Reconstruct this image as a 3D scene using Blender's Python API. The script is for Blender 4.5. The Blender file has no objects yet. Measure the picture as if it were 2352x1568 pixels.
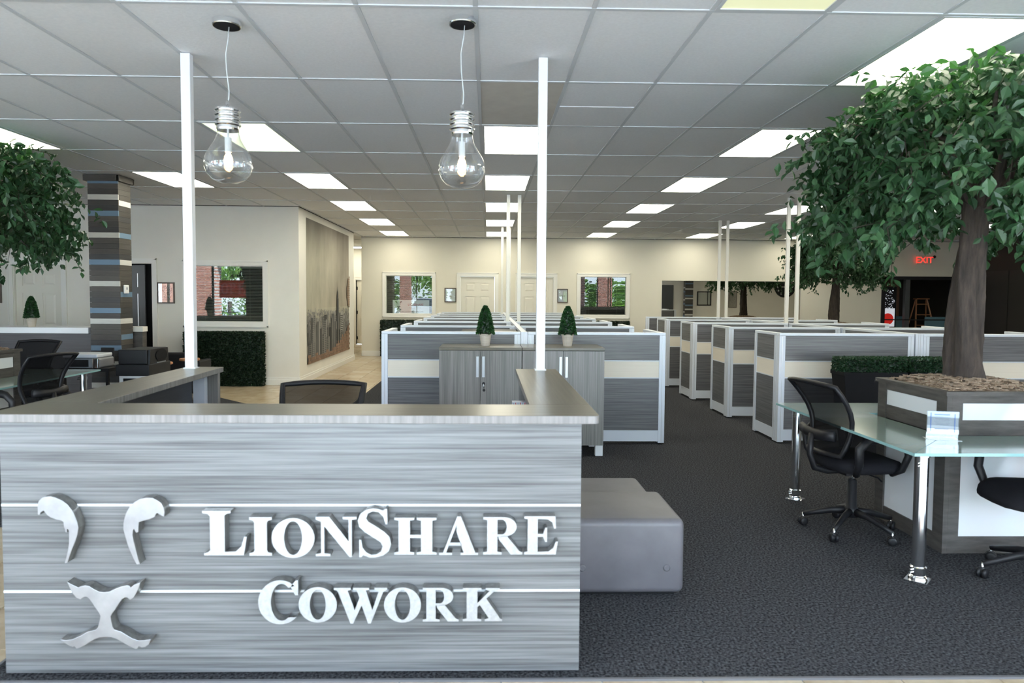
import bpy, bmesh, math, random
from mathutils import Vector, Matrix
S = bpy.context.scene
C = S.collection
R = math.radians
PI = math.pi
random.seed(7)

# ------------------------------------------------------------------ camera
F_PX, PITCH, YAW, ROLL, CXP, CYP = 1593.18, .0488, .0217, .0067, 1154.62, 760.41
fwd = Vector((math.sin(YAW) * math.cos(PITCH), math.cos(YAW) * math.cos(PITCH), -math.sin(PITCH)))
rt = Vector((math.cos(YAW), -math.sin(YAW), 0)); dn = fwd.cross(rt)
r2 = math.cos(ROLL) * rt - math.sin(ROLL) * dn; d2 = math.sin(ROLL) * rt + math.cos(ROLL) * dn
cd = bpy.data.cameras.new('camera'); cam = bpy.data.objects.new('camera', cd); C.objects.link(cam)
cd.sensor_width = 36; cd.lens = F_PX / 2352 * 36
cd.shift_x = (1176 - CXP) / 2352; cd.shift_y = (CYP - 784) / 2352
m = Matrix((r2, -d2, -fwd)).transposed().to_4x4(); m.translation = (0, 0, 1.5)
cam.matrix_world = m; cd.clip_end = 400; cd.clip_start = .05
S.camera = cam
cd.dof.use_dof = True; cd.dof.focus_distance = 9.0; cd.dof.aperture_fstop = 3.4
def project(p):
    q = Vector(p) - Vector((0, 0, 1.5)); z = q.dot(fwd)
    if z <= .1: return None
    return CXP + F_PX * q.dot(r2) / z, CYP + F_PX * q.dot(d2) / z
def in_view(p, mg=90):
    q = project(p)
    return q is not None and -mg < q[0] < 2352 + mg and -mg < q[1] < 1568 + mg

# ------------------------------------------------------------------ world, sun, daylight, exposure
SKY_STRENGTH = 9.0
SUN_STRENGTH = 98.0
LAMP = 8.0
w = bpy.data.worlds.new('world'); S.world = w; w.use_nodes = True
nt = w.node_tree; nt.nodes.clear()
wo = nt.nodes.new('ShaderNodeOutputWorld'); bg = nt.nodes.new('ShaderNodeBackground')
tc = nt.nodes.new('ShaderNodeTexCoord'); sx = nt.nodes.new('ShaderNodeSeparateXYZ'); cr = nt.nodes.new('ShaderNodeValToRGB')
cr.color_ramp.elements[0].position = .0; cr.color_ramp.elements[0].color = (.74, .89, 1, 1)
cr.color_ramp.elements[1].position = .7; cr.color_ramp.elements[1].color = (.42, .66, 1, 1)
nt.links.new(tc.outputs['Generated'], sx.inputs[0]); nt.links.new(sx.outputs['Z'], cr.inputs[0])
nt.links.new(cr.outputs[0], bg.inputs[0]); bg.inputs[1].default_value = SKY_STRENGTH
nt.links.new(bg.outputs[0], wo.inputs[0])
sd = bpy.data.lights.new('sun', 'SUN'); sd.energy = SUN_STRENGTH; sd.angle = R(.6); sd.color = (.86, .94, 1)
so = bpy.data.objects.new('sun', sd); C.objects.link(so)
so.rotation_euler = Vector((.55, .42, .72)).to_track_quat('Z', 'Y').to_euler(); so.location = (5, 10, 30)
pd = bpy.data.lights.new('storefront_portal', 'AREA'); pd.shape = 'RECTANGLE'; pd.size = 20.2; pd.size_y = 2.75
pd.cycles.is_portal = True
po = bpy.data.objects.new('storefront_portal', pd); C.objects.link(po); po.location = (-2.3, -1.25, 1.45); po.rotation_euler = (R(90), 0, 0)
S.view_settings.view_transform = 'Standard'; S.view_settings.look = 'None'
S.view_settings.gamma = 1; S.view_settings.use_curve_mapping = False
S.view_settings.exposure = 0.5
try:
    S.cycles.max_bounces = 8; S.cycles.diffuse_bounces = 5; S.cycles.transparent_max_bounces = 12
    S.cycles.use_denoising = True; S.cycles.sample_clamp_indirect = 6; S.cycles.caustics_reflective = False
except Exception: pass

# ------------------------------------------------------------------ materials
MATS = {}
def mat(name, col, rough=.5, metal=0, emit=None, es=1, spec=None, alpha=None, trans=None, ior=None, coat=0):
    if name in MATS: return MATS[name]
    mm = bpy.data.materials.new(name); mm.use_nodes = True; b = mm.node_tree.nodes['Principled BSDF']
    b.inputs['Base Color'].default_value = (*col, 1); b.inputs['Roughness'].default_value = rough; b.inputs['Metallic'].default_value = metal
    if emit: b.inputs['Emission Color'].default_value = (*emit, 1); b.inputs['Emission Strength'].default_value = es
    if spec is not None: b.inputs['Specular IOR Level'].default_value = spec
    if trans: b.inputs['Transmission Weight'].default_value = trans
    if ior: b.inputs['IOR'].default_value = ior
    if coat: b.inputs['Coat Weight'].default_value = coat
    MATS[name] = mm; return mm
def noisy(name, c1, c2, scale=(1, 1, 1), ns=1.0, rough=.5, metal=0, bump=0, detail=4, spec=.5, lo=.3, hi=.7, coat=0, dist=.0):
    """two pigments mixed by a (stretched) noise in object space"""
    mm = mat(name, c1, rough, metal, spec=spec, coat=coat); n = mm.node_tree; b = n.nodes['Principled BSDF']
    t = n.nodes.new('ShaderNodeTexCoord'); mp = n.nodes.new('ShaderNodeMapping'); mp.inputs['Scale'].default_value = scale
    nz = n.nodes.new('ShaderNodeTexNoise'); nz.inputs['Scale'].default_value = ns; nz.inputs['Detail'].default_value = detail; nz.inputs['Roughness'].default_value = .6
    nz.inputs['Distortion'].default_value = dist
    rp = n.nodes.new('ShaderNodeValToRGB'); rp.color_ramp.elements[0].position = lo; rp.color_ramp.elements[1].position = hi
    rp.color_ramp.elements[0].color = (*c1, 1); rp.color_ramp.elements[1].color = (*c2, 1)
    n.links.new(t.outputs['Object'], mp.inputs[0]); n.links.new(mp.outputs[0], nz.inputs[0]); n.links.new(nz.outputs[0], rp.inputs[0]); n.links.new(rp.outputs[0], b.inputs['Base Color'])
    if bump:
        bp = n.nodes.new('ShaderNodeBump'); bp.inputs['Strength'].default_value = bump; bp.inputs['Distance'].default_value = .01
        n.links.new(nz.outputs[0], bp.inputs['Height']); n.links.new(bp.outputs[0], b.inputs['Normal'])
    return mm
WALL = noisy('wall_paint', (.80, .78, .72), (.84, .82, .76), ns=2, rough=.5, spec=.35)
WALLT = noisy('wall_paint_tan', (.70, .62, .50), (.76, .68, .56), ns=1.2, rough=.45, spec=.4)
TRIM = mat('trim_white', (.85, .84, .80), .35)
DOORW = mat('door_paint', (.80, .77, .69), .4)
CEIL = noisy('ceiling_tile', (.85, .855, .855), (.91, .915, .915), ns=55, rough=.9, bump=.12, spec=.1)
CEIL2 = noisy('ceiling_tile_stained', (.60, .56, .50), (.67, .63, .56), ns=6, rough=.9, spec=.1)
CEIL3 = noisy('ceiling_tile_grey', (.79, .795, .795), (.85, .85, .845), ns=40, rough=.9, bump=.1, spec=.1)
TEE = mat('ceiling_tee', (.62, .64, .65), .55)
GROUT = mat('grout', (.62, .58, .52), .9)
FTILE = noisy('floor_tile', (.46, .36, .25), (.62, .52, .39), ns=5, rough=.28, detail=6, spec=.5)
CARPET = noisy('carpet', (.010, .010, .012), (.105, .108, .118), ns=85, rough=.95, bump=.6, detail=3, spec=.1, lo=.38, hi=.72)
LAMH = noisy('laminate_grey_horizontal', (.055, .057, .060), (.215, .22, .225), (.8, .8, 52), 1.7, rough=.3, spec=.5, detail=8, lo=.3, hi=.72)
LAMV = noisy('laminate_grey_vertical', (.12, .115, .108), (.27, .26, .245), (40, 40, .8), 1.6, rough=.34, detail=7, lo=.3, hi=.7)
LAMP1 = noisy('laminate_partition', (.065, .066, .073), (.19, .19, .195), (.9, .9, 42), 1.6, rough=.36, detail=7, lo=.3, hi=.72)
LAMTX = noisy('laminate_top_x', (.10, .09, .068), (.17, .154, .118), (1, 45, 1), 1.6, rough=.30, detail=6)
LAMTY = noisy('laminate_top_y', (.10, .09, .068), (.17, .154, .118), (45, 1, 1), 1.6, rough=.30, detail=6)
LAMEDGE = noisy('laminate_edge', (.15, .14, .138), (.24, .225, .22), (30, 30, 1), 2, rough=.4)
LAMD = noisy('laminate_dark', (.015, .016, .019), (.045, .045, .05), (1, 1, 40), 1.6, rough=.4, detail=6)
MAPLE = noisy('maple_stripe', (.78, .71, .60), (.84, .77, .66), (1, 1, 90), 1.5, rough=.4)
ALU = mat('aluminium', (.62, .64, .67), .32, .55)
ALUW = mat('silver_paint', (.72, .76, .83), .36, .12)
STEEL = noisy('brushed_steel', (.46, .46, .475), (.60, .60, .61), (60, 60, 60), 1, rough=.36, metal=.7)
STEELE = noisy('brushed_steel_emblem', (.30, .30, .31), (.46, .46, .47), (6, 6, 6), 1, rough=.34, metal=.75)
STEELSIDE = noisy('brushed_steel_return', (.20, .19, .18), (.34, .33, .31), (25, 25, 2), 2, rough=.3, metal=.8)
CHROME = mat('chrome', (.88, .89, .9), .12, 1)
WHITE = mat('white_paint', (.86, .87, .88), .35)
WHITEG = mat('white_gloss', (.84, .86, .88), .18)
BLACK = mat('black_plastic', (.010, .010, .012), .45, spec=.3)
BLACKM = mat('black_matte', (.008, .008, .009), .8, spec=.2)
FABRIC = noisy('black_fabric', (.008, .008, .01), (.016, .016, .02), ns=300, rough=.9, spec=.15)
DARKWALL = mat('dark_wall_paint', (.017, .015, .013), .5)
OTTO = noisy('grey_vinyl', (.105, .100, .112), (.13, .124, .138), ns=7, rough=.42, spec=.5)
POT = noisy('whitewashed_clay', (.48, .42, .35), (.62, .56, .48), (3, 3, 20), 3, rough=.8)
PLW = noisy('planter_wood', (.045, .041, .038), (.10, .092, .085), (4, 4, 26), 1.4, rough=.6, detail=5)
MULCH = noisy('mulch', (.20, .13, .08), (.46, .36, .27), ns=30, rough=.95, bump=.8)
BARK = noisy('bark', (.014, .010, .008), (.062, .045, .035), (16, 16, 3), 2.2, rough=.85, bump=1.0, detail=7)
BLUEP = mat('plank_blue', (.13, .21, .30), .55)
WHITEP = noisy('plank_white', (.58, .57, .54), (.68, .67, .63), (3, 3, 30), 2, rough=.6)
DARKP = [noisy('plank_dark%d' % i, a, b_, (3, 3, 40), 1.7, rough=.55, detail=6) for i, (a, b_) in enumerate([((.028, .025, .022), (.055, .05, .044)), ((.038, .033, .028), (.07, .062, .053)), ((.022, .022, .023), (.045, .044, .044)), ((.045, .04, .034), (.08, .072, .062))])]
BRICK = mat('brick', (.3, .12, .07), .9)
if True:
    n = BRICK.node_tree; b = n.nodes['Principled BSDF']; t = n.nodes.new('ShaderNodeTexCoord'); mp = n.nodes.new('ShaderNodeMapping')
    mp.inputs['Rotation'].default_value = (R(90), 0, 0); bt = n.nodes.new('ShaderNodeTexBrick'); bt.inputs['Scale'].default_value = 4.2
    bt.inputs['Color1'].default_value = (.22, .075, .042, 1); bt.inputs['Color2'].default_value = (.14, .047, .03, 1); bt.inputs['Mortar'].default_value = (.28, .25, .22, 1)
    n.links.new(t.outputs['Object'], mp.inputs[0]); n.links.new(mp.outputs[0], bt.inputs[0]); n.links.new(bt.outputs[0], b.inputs['Base Color'])
def leafmat(name, c1, c2, tr):
    mm = mat(name, c1, .42, spec=.5); n = mm.node_tree; b = n.nodes['Principled BSDF']; o = n.nodes['Material Output']
    g = n.nodes.new('ShaderNodeNewGeometry'); rp = n.nodes.new('ShaderNodeValToRGB')
    rp.color_ramp.elements[0].color = (*c1, 1); rp.color_ramp.elements[1].color = (*c2, 1)
    n.links.new(g.outputs['Random Per Island'], rp.inputs[0]); n.links.new(rp.outputs[0], b.inputs['Base Color'])
    tl = n.nodes.new('ShaderNodeBsdfTranslucent'); tl.inputs[0].default_value = (c2[0] * 1.6, c2[1] * 2.0, c2[2], 1)
    mx = n.nodes.new('ShaderNodeMixShader'); mx.inputs[0].default_value = tr
    n.links.new(b.outputs[0], mx.inputs[1]); n.links.new(tl.outputs[0], mx.inputs[2]); n.links.new(mx.outputs[0], o.inputs[0]); return mm
LEAF = leafmat('leaf_green', (.008, .030, .012), (.036, .100, .038), .15)
HEDGE = leafmat('hedge_green', (.004, .014, .006), (.012, .036, .014), .08)
TOPI = leafmat('topiary_green', (.006, .03, .010), (.03, .11, .03), .12)
BUSH = leafmat('bush_green', (.03, .08, .02), (.13, .22, .05), .2)
GLASSTOP = mat('frosted_glass_top', (.21, .29, .255), .13, spec=.8, coat=.15)
GLASSEDGE = mat('glass_edge', (.30, .52, .52), .15, spec=.8)
def mixed(name, frac, col=(1, 1, 1), gcol=(1, 1, 1), rough=0.0):
    """clear pane: fresnel-like blend of see-through and mirror reflection"""
    mm = bpy.data.materials.new(name); mm.use_nodes = True; n = mm.node_tree; n.nodes.clear()
    o = n.nodes.new('ShaderNodeOutputMaterial'); t = n.nodes.new('ShaderNodeBsdfTransparent'); t.inputs[0].default_value = (*col, 1)
    g = n.nodes.new('ShaderNodeBsdfGlossy'); g.inputs[0].default_value = (*gcol, 1); g.inputs['Roughness'].default_value = rough
    mx = n.nodes.new('ShaderNodeMixShader'); lw = n.nodes.new('ShaderNodeLayerWeight'); lw.inputs[0].default_value = .35
    ma = n.nodes.new('ShaderNodeMath'); ma.operation = 'MULTIPLY_ADD'; ma.inputs[1].default_value = .6; ma.inputs[2].default_value = frac; ma.use_clamp = True
    n.links.new(lw.outputs['Facing'], ma.inputs[0]); n.links.new(ma.outputs[0], mx.inputs[0])
    n.links.new(t.outputs[0], mx.inputs[1]); n.links.new(g.outputs[0], mx.inputs[2]); n.links.new(mx.outputs[0], o.inputs[0]); return mm
PANE = mixed('reflective_pane', .06, (.8, .85, .82))
BULB = mixed('clear_bulb_glass', .085, (.96, .97, .97))
ACRYL = mixed('clear_acrylic', .08, (.93, .95, .95))
MESHM = None
if True:
    MESHM = bpy.data.materials.new('black_mesh_fabric'); MESHM.use_nodes = True; n = MESHM.node_tree; b = n.nodes['Principled BSDF']; o = n.nodes['Material Output']
    b.inputs['Base Color'].default_value = (.006, .006, .007, 1); b.inputs['Roughness'].default_value = .8; b.inputs['Specular IOR Level'].default_value = .15
    t = n.nodes.new('ShaderNodeBsdfTransparent'); mx = n.nodes.new('ShaderNodeMixShader'); mx.inputs[0].default_value = .86
    n.links.new(t.outputs[0], mx.inputs[1]); n.links.new(b.outputs[0], mx.inputs[2]); n.links.new(mx.outputs[0], o.inputs[0])
MIRROR = mat('mirror_silver', (.80, .81, .78), .01, 1)
DIFF = bpy.data.materials.new('lit_diffuser'); DIFF.use_nodes = True
b = DIFF.node_tree.nodes['Principled BSDF']; b.inputs['Base Color'].default_value = (.8, .8, .75, 1)
b.inputs['Emission Color'].default_value = (1, .955, .77, 1); b.inputs['Emission Strength'].default_value = LAMP
DIFFDIM = mat('dim_diffuser', (.45, .46, .30), .4, emit=(.95, .96, .60), es=.45)
FIL = mat('filament', (1, .6, .3), .4, emit=(1, .55, .22), es=28)
RED = mat('exit_red', (.6, .02, .02), .4, emit=(1, .03, .02), es=1.6)
WOODO = noisy('orange_wood', (.42, .17, .07), (.52, .24, .11), (2, 30, 2), 2, rough=.35)
BLUEC = mat('blue_vinyl', (.10, .20, .25), .5)
CONC = noisy('pavement', (.56, .55, .53), (.66, .65, .63), ns=3, rough=.95)
PAPER = mat('paper', (.62, .65, .72), .5)
BLUEINK = mat('blue_ink', (.16, .24, .50), .5)
GREYINK = mat('grey_ink', (.35, .38, .45), .5)
REDINK = mat('red_ink', (.45, .06, .05), .5)
BROWNF = noisy('brown_frame', (.07, .05, .04), (.13, .10, .085), (4, 4, 40), 2, rough=.5)
CARP = mat('car_silver', (.55, .58, .60), .2, .5)
CARG = mat('car_glass', (.03, .04, .05), .05)
SLAT = mat('blind_slat', (.055, .055, .052), .5)
SLATW = mat('blind_slat_light', (.26, .26, .24), .5)

# ------------------------------------------------------------------ mesh helpers
class MB:
    def __init__(s): s.v = []; s.f = []; s.m = []; s.mats = []
    def mi(s, m_):
        if m_ not in s.mats: s.mats.append(m_)
        return s.mats.index(m_)
    def face(s, idx, m_): s.f.append(idx); s.m.append(s.mi(m_))
    def add(s, vs, fs, m_, M=None):
        o = len(s.v); k = s.mi(m_)
        for v in vs: s.v.append(tuple(M @ Vector(v)) if M else tuple(v))
        for f in fs: s.f.append([i + o for i in f]); s.m.append(k)
        return s
    def box(s, x0, x1, y0, y1, z0, z1, m_, M=None, ms=None):
        vs = [(x0, y0, z0), (x1, y0, z0), (x1, y1, z0), (x0, y1, z0), (x0, y0, z1), (x1, y0, z1), (x1, y1, z1), (x0, y1, z1)]
        fs = [(0, 3, 2, 1), (4, 5, 6, 7), (0, 1, 5, 4), (1, 2, 6, 5), (2, 3, 7, 6), (3, 0, 4, 7)]
        s.add(vs, fs, m_, M)
        if ms:   # ms: dict face index -> material
            for k, v in ms.items(): s.m[-6 + k] = s.mi(v)
        return s
    def frustum(s, a, b_, z0, z1, m_, cx=0, cy=0):   # a=(hx,hy) bottom, b=(hx,hy) top
        vs = [(cx - a[0], cy - a[1], z0), (cx + a[0], cy - a[1], z0), (cx + a[0], cy + a[1], z0), (cx - a[0], cy + a[1], z0), (cx - b_[0], cy - b_[1], z1), (cx + b_[0], cy - b_[1], z1), (cx + b_[0], cy + b_[1], z1), (cx - b_[0], cy + b_[1], z1)]
        return s.add(vs, [(0, 3, 2, 1), (4, 5, 6, 7), (0, 1, 5, 4), (1, 2, 6, 5), (2, 3, 7, 6), (3, 0, 4, 7)], m_)
    def lathe(s, prof, m_, n=20, M=None, cap=True):
        vs = []; fs = []
        for r, z in prof:
            for k in range(n): a = 2 * PI * k / n; vs.append((r * math.cos(a), r * math.sin(a), z))
        for i in range(len(prof) - 1):
            for k in range(n): k2 = (k + 1) % n; fs.append((i * n + k, i * n + k2, (i + 1) * n + k2, (i + 1) * n + k))
        if cap: fs.append(tuple(reversed(range(n)))); fs.append(tuple(range((len(prof) - 1) * n, len(prof) * n)))
        return s.add(vs, fs, m_, M)
    def cyl(s, r, z0, z1, m_, n=16, x=0, y=0): return s.lathe([(r, z0), (r, z1)], m_, n, Matrix.Translation((x, y, 0)))
    def tube(s, pts, r, m_, n=8, flat=1.0, M=None):
        """swept tube, r constant or list; flat squeezes it along the second normal"""
        P = [Vector(p) for p in pts]; rs = r if isinstance(r, (list, tuple)) else [r] * len(P); vs = []; fs = []
        up = None
        for i, p in enumerate(P):
            t = (P[min(i + 1, len(P) - 1)] - P[max(i - 1, 0)]).normalized()
            if up is None:
                up = Vector((0, 0, 1)) if abs(t.z) < .9 else Vector((1, 0, 0))
            a = t.cross(up).normalized(); up = a.cross(t).normalized()
            for k in range(n):
                an = 2 * PI * k / n; vs.append(tuple(p + a * (math.cos(an) * rs[i]) + up * (math.sin(an) * rs[i] * flat)))
        for i in range(len(P) - 1):
            for k in range(n): k2 = (k + 1) % n; fs.append((i * n + k, i * n + k2, (i + 1) * n + k2, (i + 1) * n + k))
        fs.append(tuple(reversed(range(n)))); fs.append(tuple(range((len(P) - 1) * n, len(P) * n)))
        return s.add(vs, fs, m_, M)
    def prism(s, poly, y0, y1, m_, side=None, M=None):
        """polygon in XZ extruded along Y (y0 front)"""
        n = len(poly); vs = [(x, y0, z) for x, z in poly] + [(x, y1, z) for x, z in poly]
        ar = sum(poly[i][0] * poly[(i + 1) % n][1] - poly[(i + 1) % n][0] * poly[i][1] for i in range(n))
        fr = list(range(n)); bk = list(range(n, 2 * n))
        if ar < 0: fr = fr[::-1]
        else: bk = bk[::-1]
        s.add(vs, [fr, bk], m_, M)
        sd_ = [(i, i + n, (i + 1) % n + n, (i + 1) % n) for i in range(n)]
        if ar < 0: sd_ = [tuple(reversed(f)) for f in sd_]
        o = len(s.v) - 2 * n; k = s.mi(side or m_)
        for f in sd_: s.f.append([o + i for i in f]); s.m.append(k)
        return s
    def build(s, name, parent=None, bevel=0, smooth=False, seg=2):
        me = bpy.data.meshes.new(name); me.from_pydata(s.v, [], s.f)
        for mm in s.mats: me.materials.append(mm)
        me.polygons.foreach_set('material_index', s.m)
        if smooth: me.polygons.foreach_set('use_smooth', [True] * len(s.f))
        me.update(); o = bpy.data.objects.new(name, me); C.objects.link(o)
        if parent: o.parent = parent
        if bevel:
            bm_ = o.modifiers.new('bevel', 'BEVEL'); bm_.width = bevel; bm_.segments = seg; bm_.limit_method = 'ANGLE'; bm_.angle_limit = R(35)
        return o
def B(*a, **k): return MB().box(*a, **k)
def thing(name, label, cat, loc=(0, 0, 0), rotz=0, group=None):
    o = bpy.data.objects.new(name, None); C.objects.link(o); o.location = loc; o.rotation_euler = (0, 0, rotz); o.empty_display_size = .1
    o['label'] = label; o['category'] = cat
    if group: o['group'] = group
    return o
def tag(o, label, cat, group=None, loc=None):
    o['label'] = label; o['category'] = cat
    if group: o['group'] = group
    if loc: o.location = loc
    return o
def struct(o): o['kind'] = 'structure'; return o
def kids(o): return [c for c in C.objects if c.parent == o]
def dup(root, loc, rotz, label, group=None):
    r = root.copy(); C.objects.link(r); r.location = loc; r.rotation_euler = (0, 0, rotz); r['label'] = label
    if group: r['group'] = group
    for ch in kids(root):
        c = ch.copy(); C.objects.link(c); c.parent = r
        for g in kids(ch):
            d = g.copy(); C.objects.link(d); d.parent = c
    return r
H = 2.994
GX, GY, TW, TD = -.0721, 3.6435, .61, 1.22
BACK = 17.5

# ------------------------------------------------------------------ floor
carpet_poly = [(-1.955, 2.655), (17, 2.655), (17, BACK), (-1.89, BACK), (-1.89, 8.2), (-5.4, 11.7), (-12.3, 11.7), (-12.3, 4.47), (-1.955, 4.47)]
fl = struct(B(-12.5, 17.2, -1.2, 22, -.12, -.006, GROUT).build('floor'))
mb = MB(); n_ = len(carpet_poly)
mb.add([(x, y, -.006) for x, y in carpet_poly] + [(x, y, .0) for x, y in carpet_poly], [tuple(range(n_, 2 * n_))] + [(i, (i + 1) % n_, (i + 1) % n_ + n_, i + n_) for i in range(n_)], CARPET)
mb.build('carpet', fl)
def inside(x, y, poly):
    c = False; j = len(poly) - 1
    for i in range(len(poly)):
        xi, yi = poly[i]; xj, yj = poly[j]
        if (yi > y) != (yj > y) and x < (xj - xi) * (y - yi) / (yj - yi) + xi: c = not c
        j = i
    return c
TS = .396; g_ = .003; tme = None; rest = MB()
FT = [noisy('floor_tile_%d' % i, a, b_, ns=6 + i, rough=.25, detail=6) for i, (a, b_) in enumerate([((.44, .34, .22), (.60, .50, .36)), ((.40, .30, .19), (.56, .45, .32)), ((.48, .38, .26), (.64, .54, .41))])]
tms = []
for k in range(3):
    o = B(-TS / 2 + g_, TS / 2 - g_, -TS / 2 + g_, TS / 2 - g_, -.006, .0, FT[k]).build('tile', fl); tms.append(o)
first = [True] * 3
ntile = 0
for i in range(-31, 48):
    for j in range(-9, 50):
        x = .06 + (i + .5) * TS; y = 2.74 + (j - .0) * TS - .03
        if x < -12.3 or y > 21.8 or x > 17 or y < -1.0: continue
        # keep only tiles wholly or partly outside the carpet; clip them at the carpet edge by skipping
        corners = [inside(x + a * TS * .49, y + b_ * TS * .49, carpet_poly) for a in (-1, 1) for b_ in (-1, 1)]
        if all(corners): continue
        z = -.0005 if any(corners) else .0
        vis = in_view((x, y, 0), 60) and x > -4.6 and not (x < -3.2 and 6 < y < 16.4) and not (-1.9 < x < .36 and y > 2.7 and y < 8)
        if vis and ntile < 290:
            k = random.randrange(3); src = tms[k]
            if first[k]: o = src; first[k] = False
            else: o = src.copy(); C.objects.link(o)
            o.location = (x, y, z - .0005 if any(corners) else 0); ntile += 1
        else:
            rest.box(x - TS / 2 + g_, x + TS / 2 - g_, y - TS / 2 + g_, y + TS / 2 - g_, -.006, z - .0005 if any(corners) else 0, FT[0])
o = rest.build('tiles', fl); o['kind'] = 'stuff'
# dark cove strip round the foot of the reception desk
COVE = mat('vinyl_cove', (.13, .13, .14), .5)
struct(B(-1.955, 17, 2.640, 2.654, -.006, .008, COVE).build('trim_1'))
struct(B(-1.97, -1.956, 2.640, 4.47, -.006, .008, COVE).build('trim_2'))

# ------------------------------------------------------------------ ceiling
ce = struct(B(-12.5, 17.2, -1.3, 22.2, H + .012, H + .2, CEIL).build('ceiling'))
FIX = {(-8, 2), (-7, 4), (2, -1), (4, 0), (-4, -1)} | {(-4, j) for j in (2, 4, 6, 8, 10)} | {(0, j) for j in (2, 4, 6, 8, 10)} | {(4, j) for j in (2, 4, 6, 8, 10)} | {(8, j) for j in (2, 4, 6, 8, 10)} | {(12, j) for j in (2, 4, 6, 8, 10)} | {(12, 0), (16, 0), (16, 2), (16, 4), (16, 8), (20, 0), (20, 2), (24, 0), (24, 2), (20, 5)}  # last set is unseen, added to brighten the mirrored front right wall
STAIN = {(0, 1)}
tproto = {}
def tileobj(m_, key, dx, dy, x, y, dz=0):
    if key not in tproto:
        o = B(-dx / 2, dx / 2, -dy / 2, dy / 2, -.004, .010, m_).build('tile', ce, bevel=0); tproto[key] = o
    else:
        o = tproto[key].copy(); C.objects.link(o)
    o.location = (x, y, H + dz); return o
rest = MB(); nt_ = 0
for i in range(-20, 28):
    for j in range(-4, 15):
        x = GX + (i + .5) * TW; y = GY + (j + .5) * TD
        if x < -12.2 or x > 17 or y < -1.2: continue
        if y > BACK + .5 and not (-5 < x < -3): continue
        if (i, j) in FIX: continue
        seen = in_view((x, y, H), 130) and not (x < -3.3 and y > 11.9) and y < BACK + .3
        if (i, j) == (1, 1):
            tileobj(CEIL, 'half', TW - .026, TD / 2 - .02, x, y - TD / 4); tileobj(CEIL3, 'half2', TW - .026, TD / 2 - .02, x, y + TD / 4 - .005, -.004); continue
        if seen and nt_ < 296:
            nt_ += 1
            if (i, j) in STAIN: tileobj(CEIL2, 'stain', TW - .026, TD - .026, x, y)
            else:
                k = random.random() < .3
                tileobj(CEIL3 if k else CEIL, 'g' if k else 'w', TW - .026, TD - .026, x, y)
        else: rest.box(x - TW / 2 + .013, x + TW / 2 - .013, y - TD / 2 + .013, y + TD / 2 - .013, H - .004, H + .01, CEIL)
o = rest.build('tiles', ce); o['kind'] = 'stuff'
for i in range(-20, 29):
    x = GX + i * TW
    if -12.3 < x < 17: B(x - .0125, x + .0125, -1.2, 18, H - .009, H + .012, TEE).build('ceiling_tee', ce)
for j in range(-3, 13):
    y = GY + j * TD; B(-12.3, 17, y - .0125, y + .0125, H - .010, H + .012, TEE).build('ceiling_tee', ce)

# ceiling fixtures
def ordn(k): return ['first', 'second', 'third', 'fourth', 'fifth', 'sixth', 'seventh', 'eighth'][k]
fr = MB(); a, c = TW / 2 - .014, TD / 2 - .014
fr.box(-a, a, -c, -c + .02, -.012, .01, TEE).box(-a, a, c - .02, c, -.012, .01, TEE).box(-a, -a + .02, -c + .02, c - .02, -.012, .01, TEE).box(a - .02, a, -c + .02, c - .02, -.012, .01, TEE)
DIFFMID = mat('greenish_diffuser', (.6, .62, .5), .4, emit=(.90, 1, .66), es=1.1)
def fixture(i, j, label, dim=False):
    x = GX + (i + .5) * TW; y = GY + (j + .5) * TD
    key = 'fix%s' % dim
    if key not in tproto:
        t = thing('ceiling_light', label, 'ceiling light', (x, y, H), 0, 'recessed ceiling lights')
        fr.build('frame', t); B(-a + .02, a - .02, -c + .02, c - .02, -.006, .006, {False: DIFF, True: DIFFDIM, 2: DIFFMID}[dim]).build('diffuser', t); tproto[key] = t
    else: dup(tproto[key], (x, y, H), 0, label, 'recessed ceiling lights')
colname = {-8: 'far left column above the left tree', -7: 'column beside the plank pillar', -4: 'column left of the middle', 0: 'middle column', 4: 'column right of the middle', 8: 'column over the right cubicles', 12: 'outer right column', 16: 'unseen second column from the right wall', 20: 'unseen column nearest the right wall', 24: 'unseen column along the right wall'}
cnt = {}
for i, j in sorted(FIX, key=lambda q: (q[0], q[1])):
    if (i, j) == (2, -1): fixture(i, j, 'dim yellowish ceiling light cut off by the photo top', True); continue
    if (i, j) == (-4, -1): fixture(i, j, 'dim ceiling light overhead before the reception desk', True); continue
    if (i, j) == (4, 0): fixture(i, j, 'large near ceiling light right above the big ficus tree'); continue
    k = cnt.get(i, 0); cnt[i] = k + 1
    if i == -4 and k == 0: fixture(i, j, 'greenish ceiling light behind the left pendant bulb', 2); continue
    fixture(i, j, '%s glowing ceiling panel from the front in the %s' % (ordn(k), colname[i]))
# hall light
t = thing('ceiling_light', 'small lit ceiling panel in the back hallway', 'ceiling light', (-3.95, 21.0, H), 0, 'recessed ceiling lights')
B(-.5, .5, -.3, .3, -.03, 0, DIFF).build('diffuser', t); MB().box(-.53, -.5, -.33, .33, -.035, 0, TEE).box(.5, .53, -.33, .33, -.035, 0, TEE).box(-.5, .5, -.33, -.3, -.035, 0, TEE).box(-.5, .5, .3, .33, -.035, 0, TEE).build('frame', t)

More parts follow.
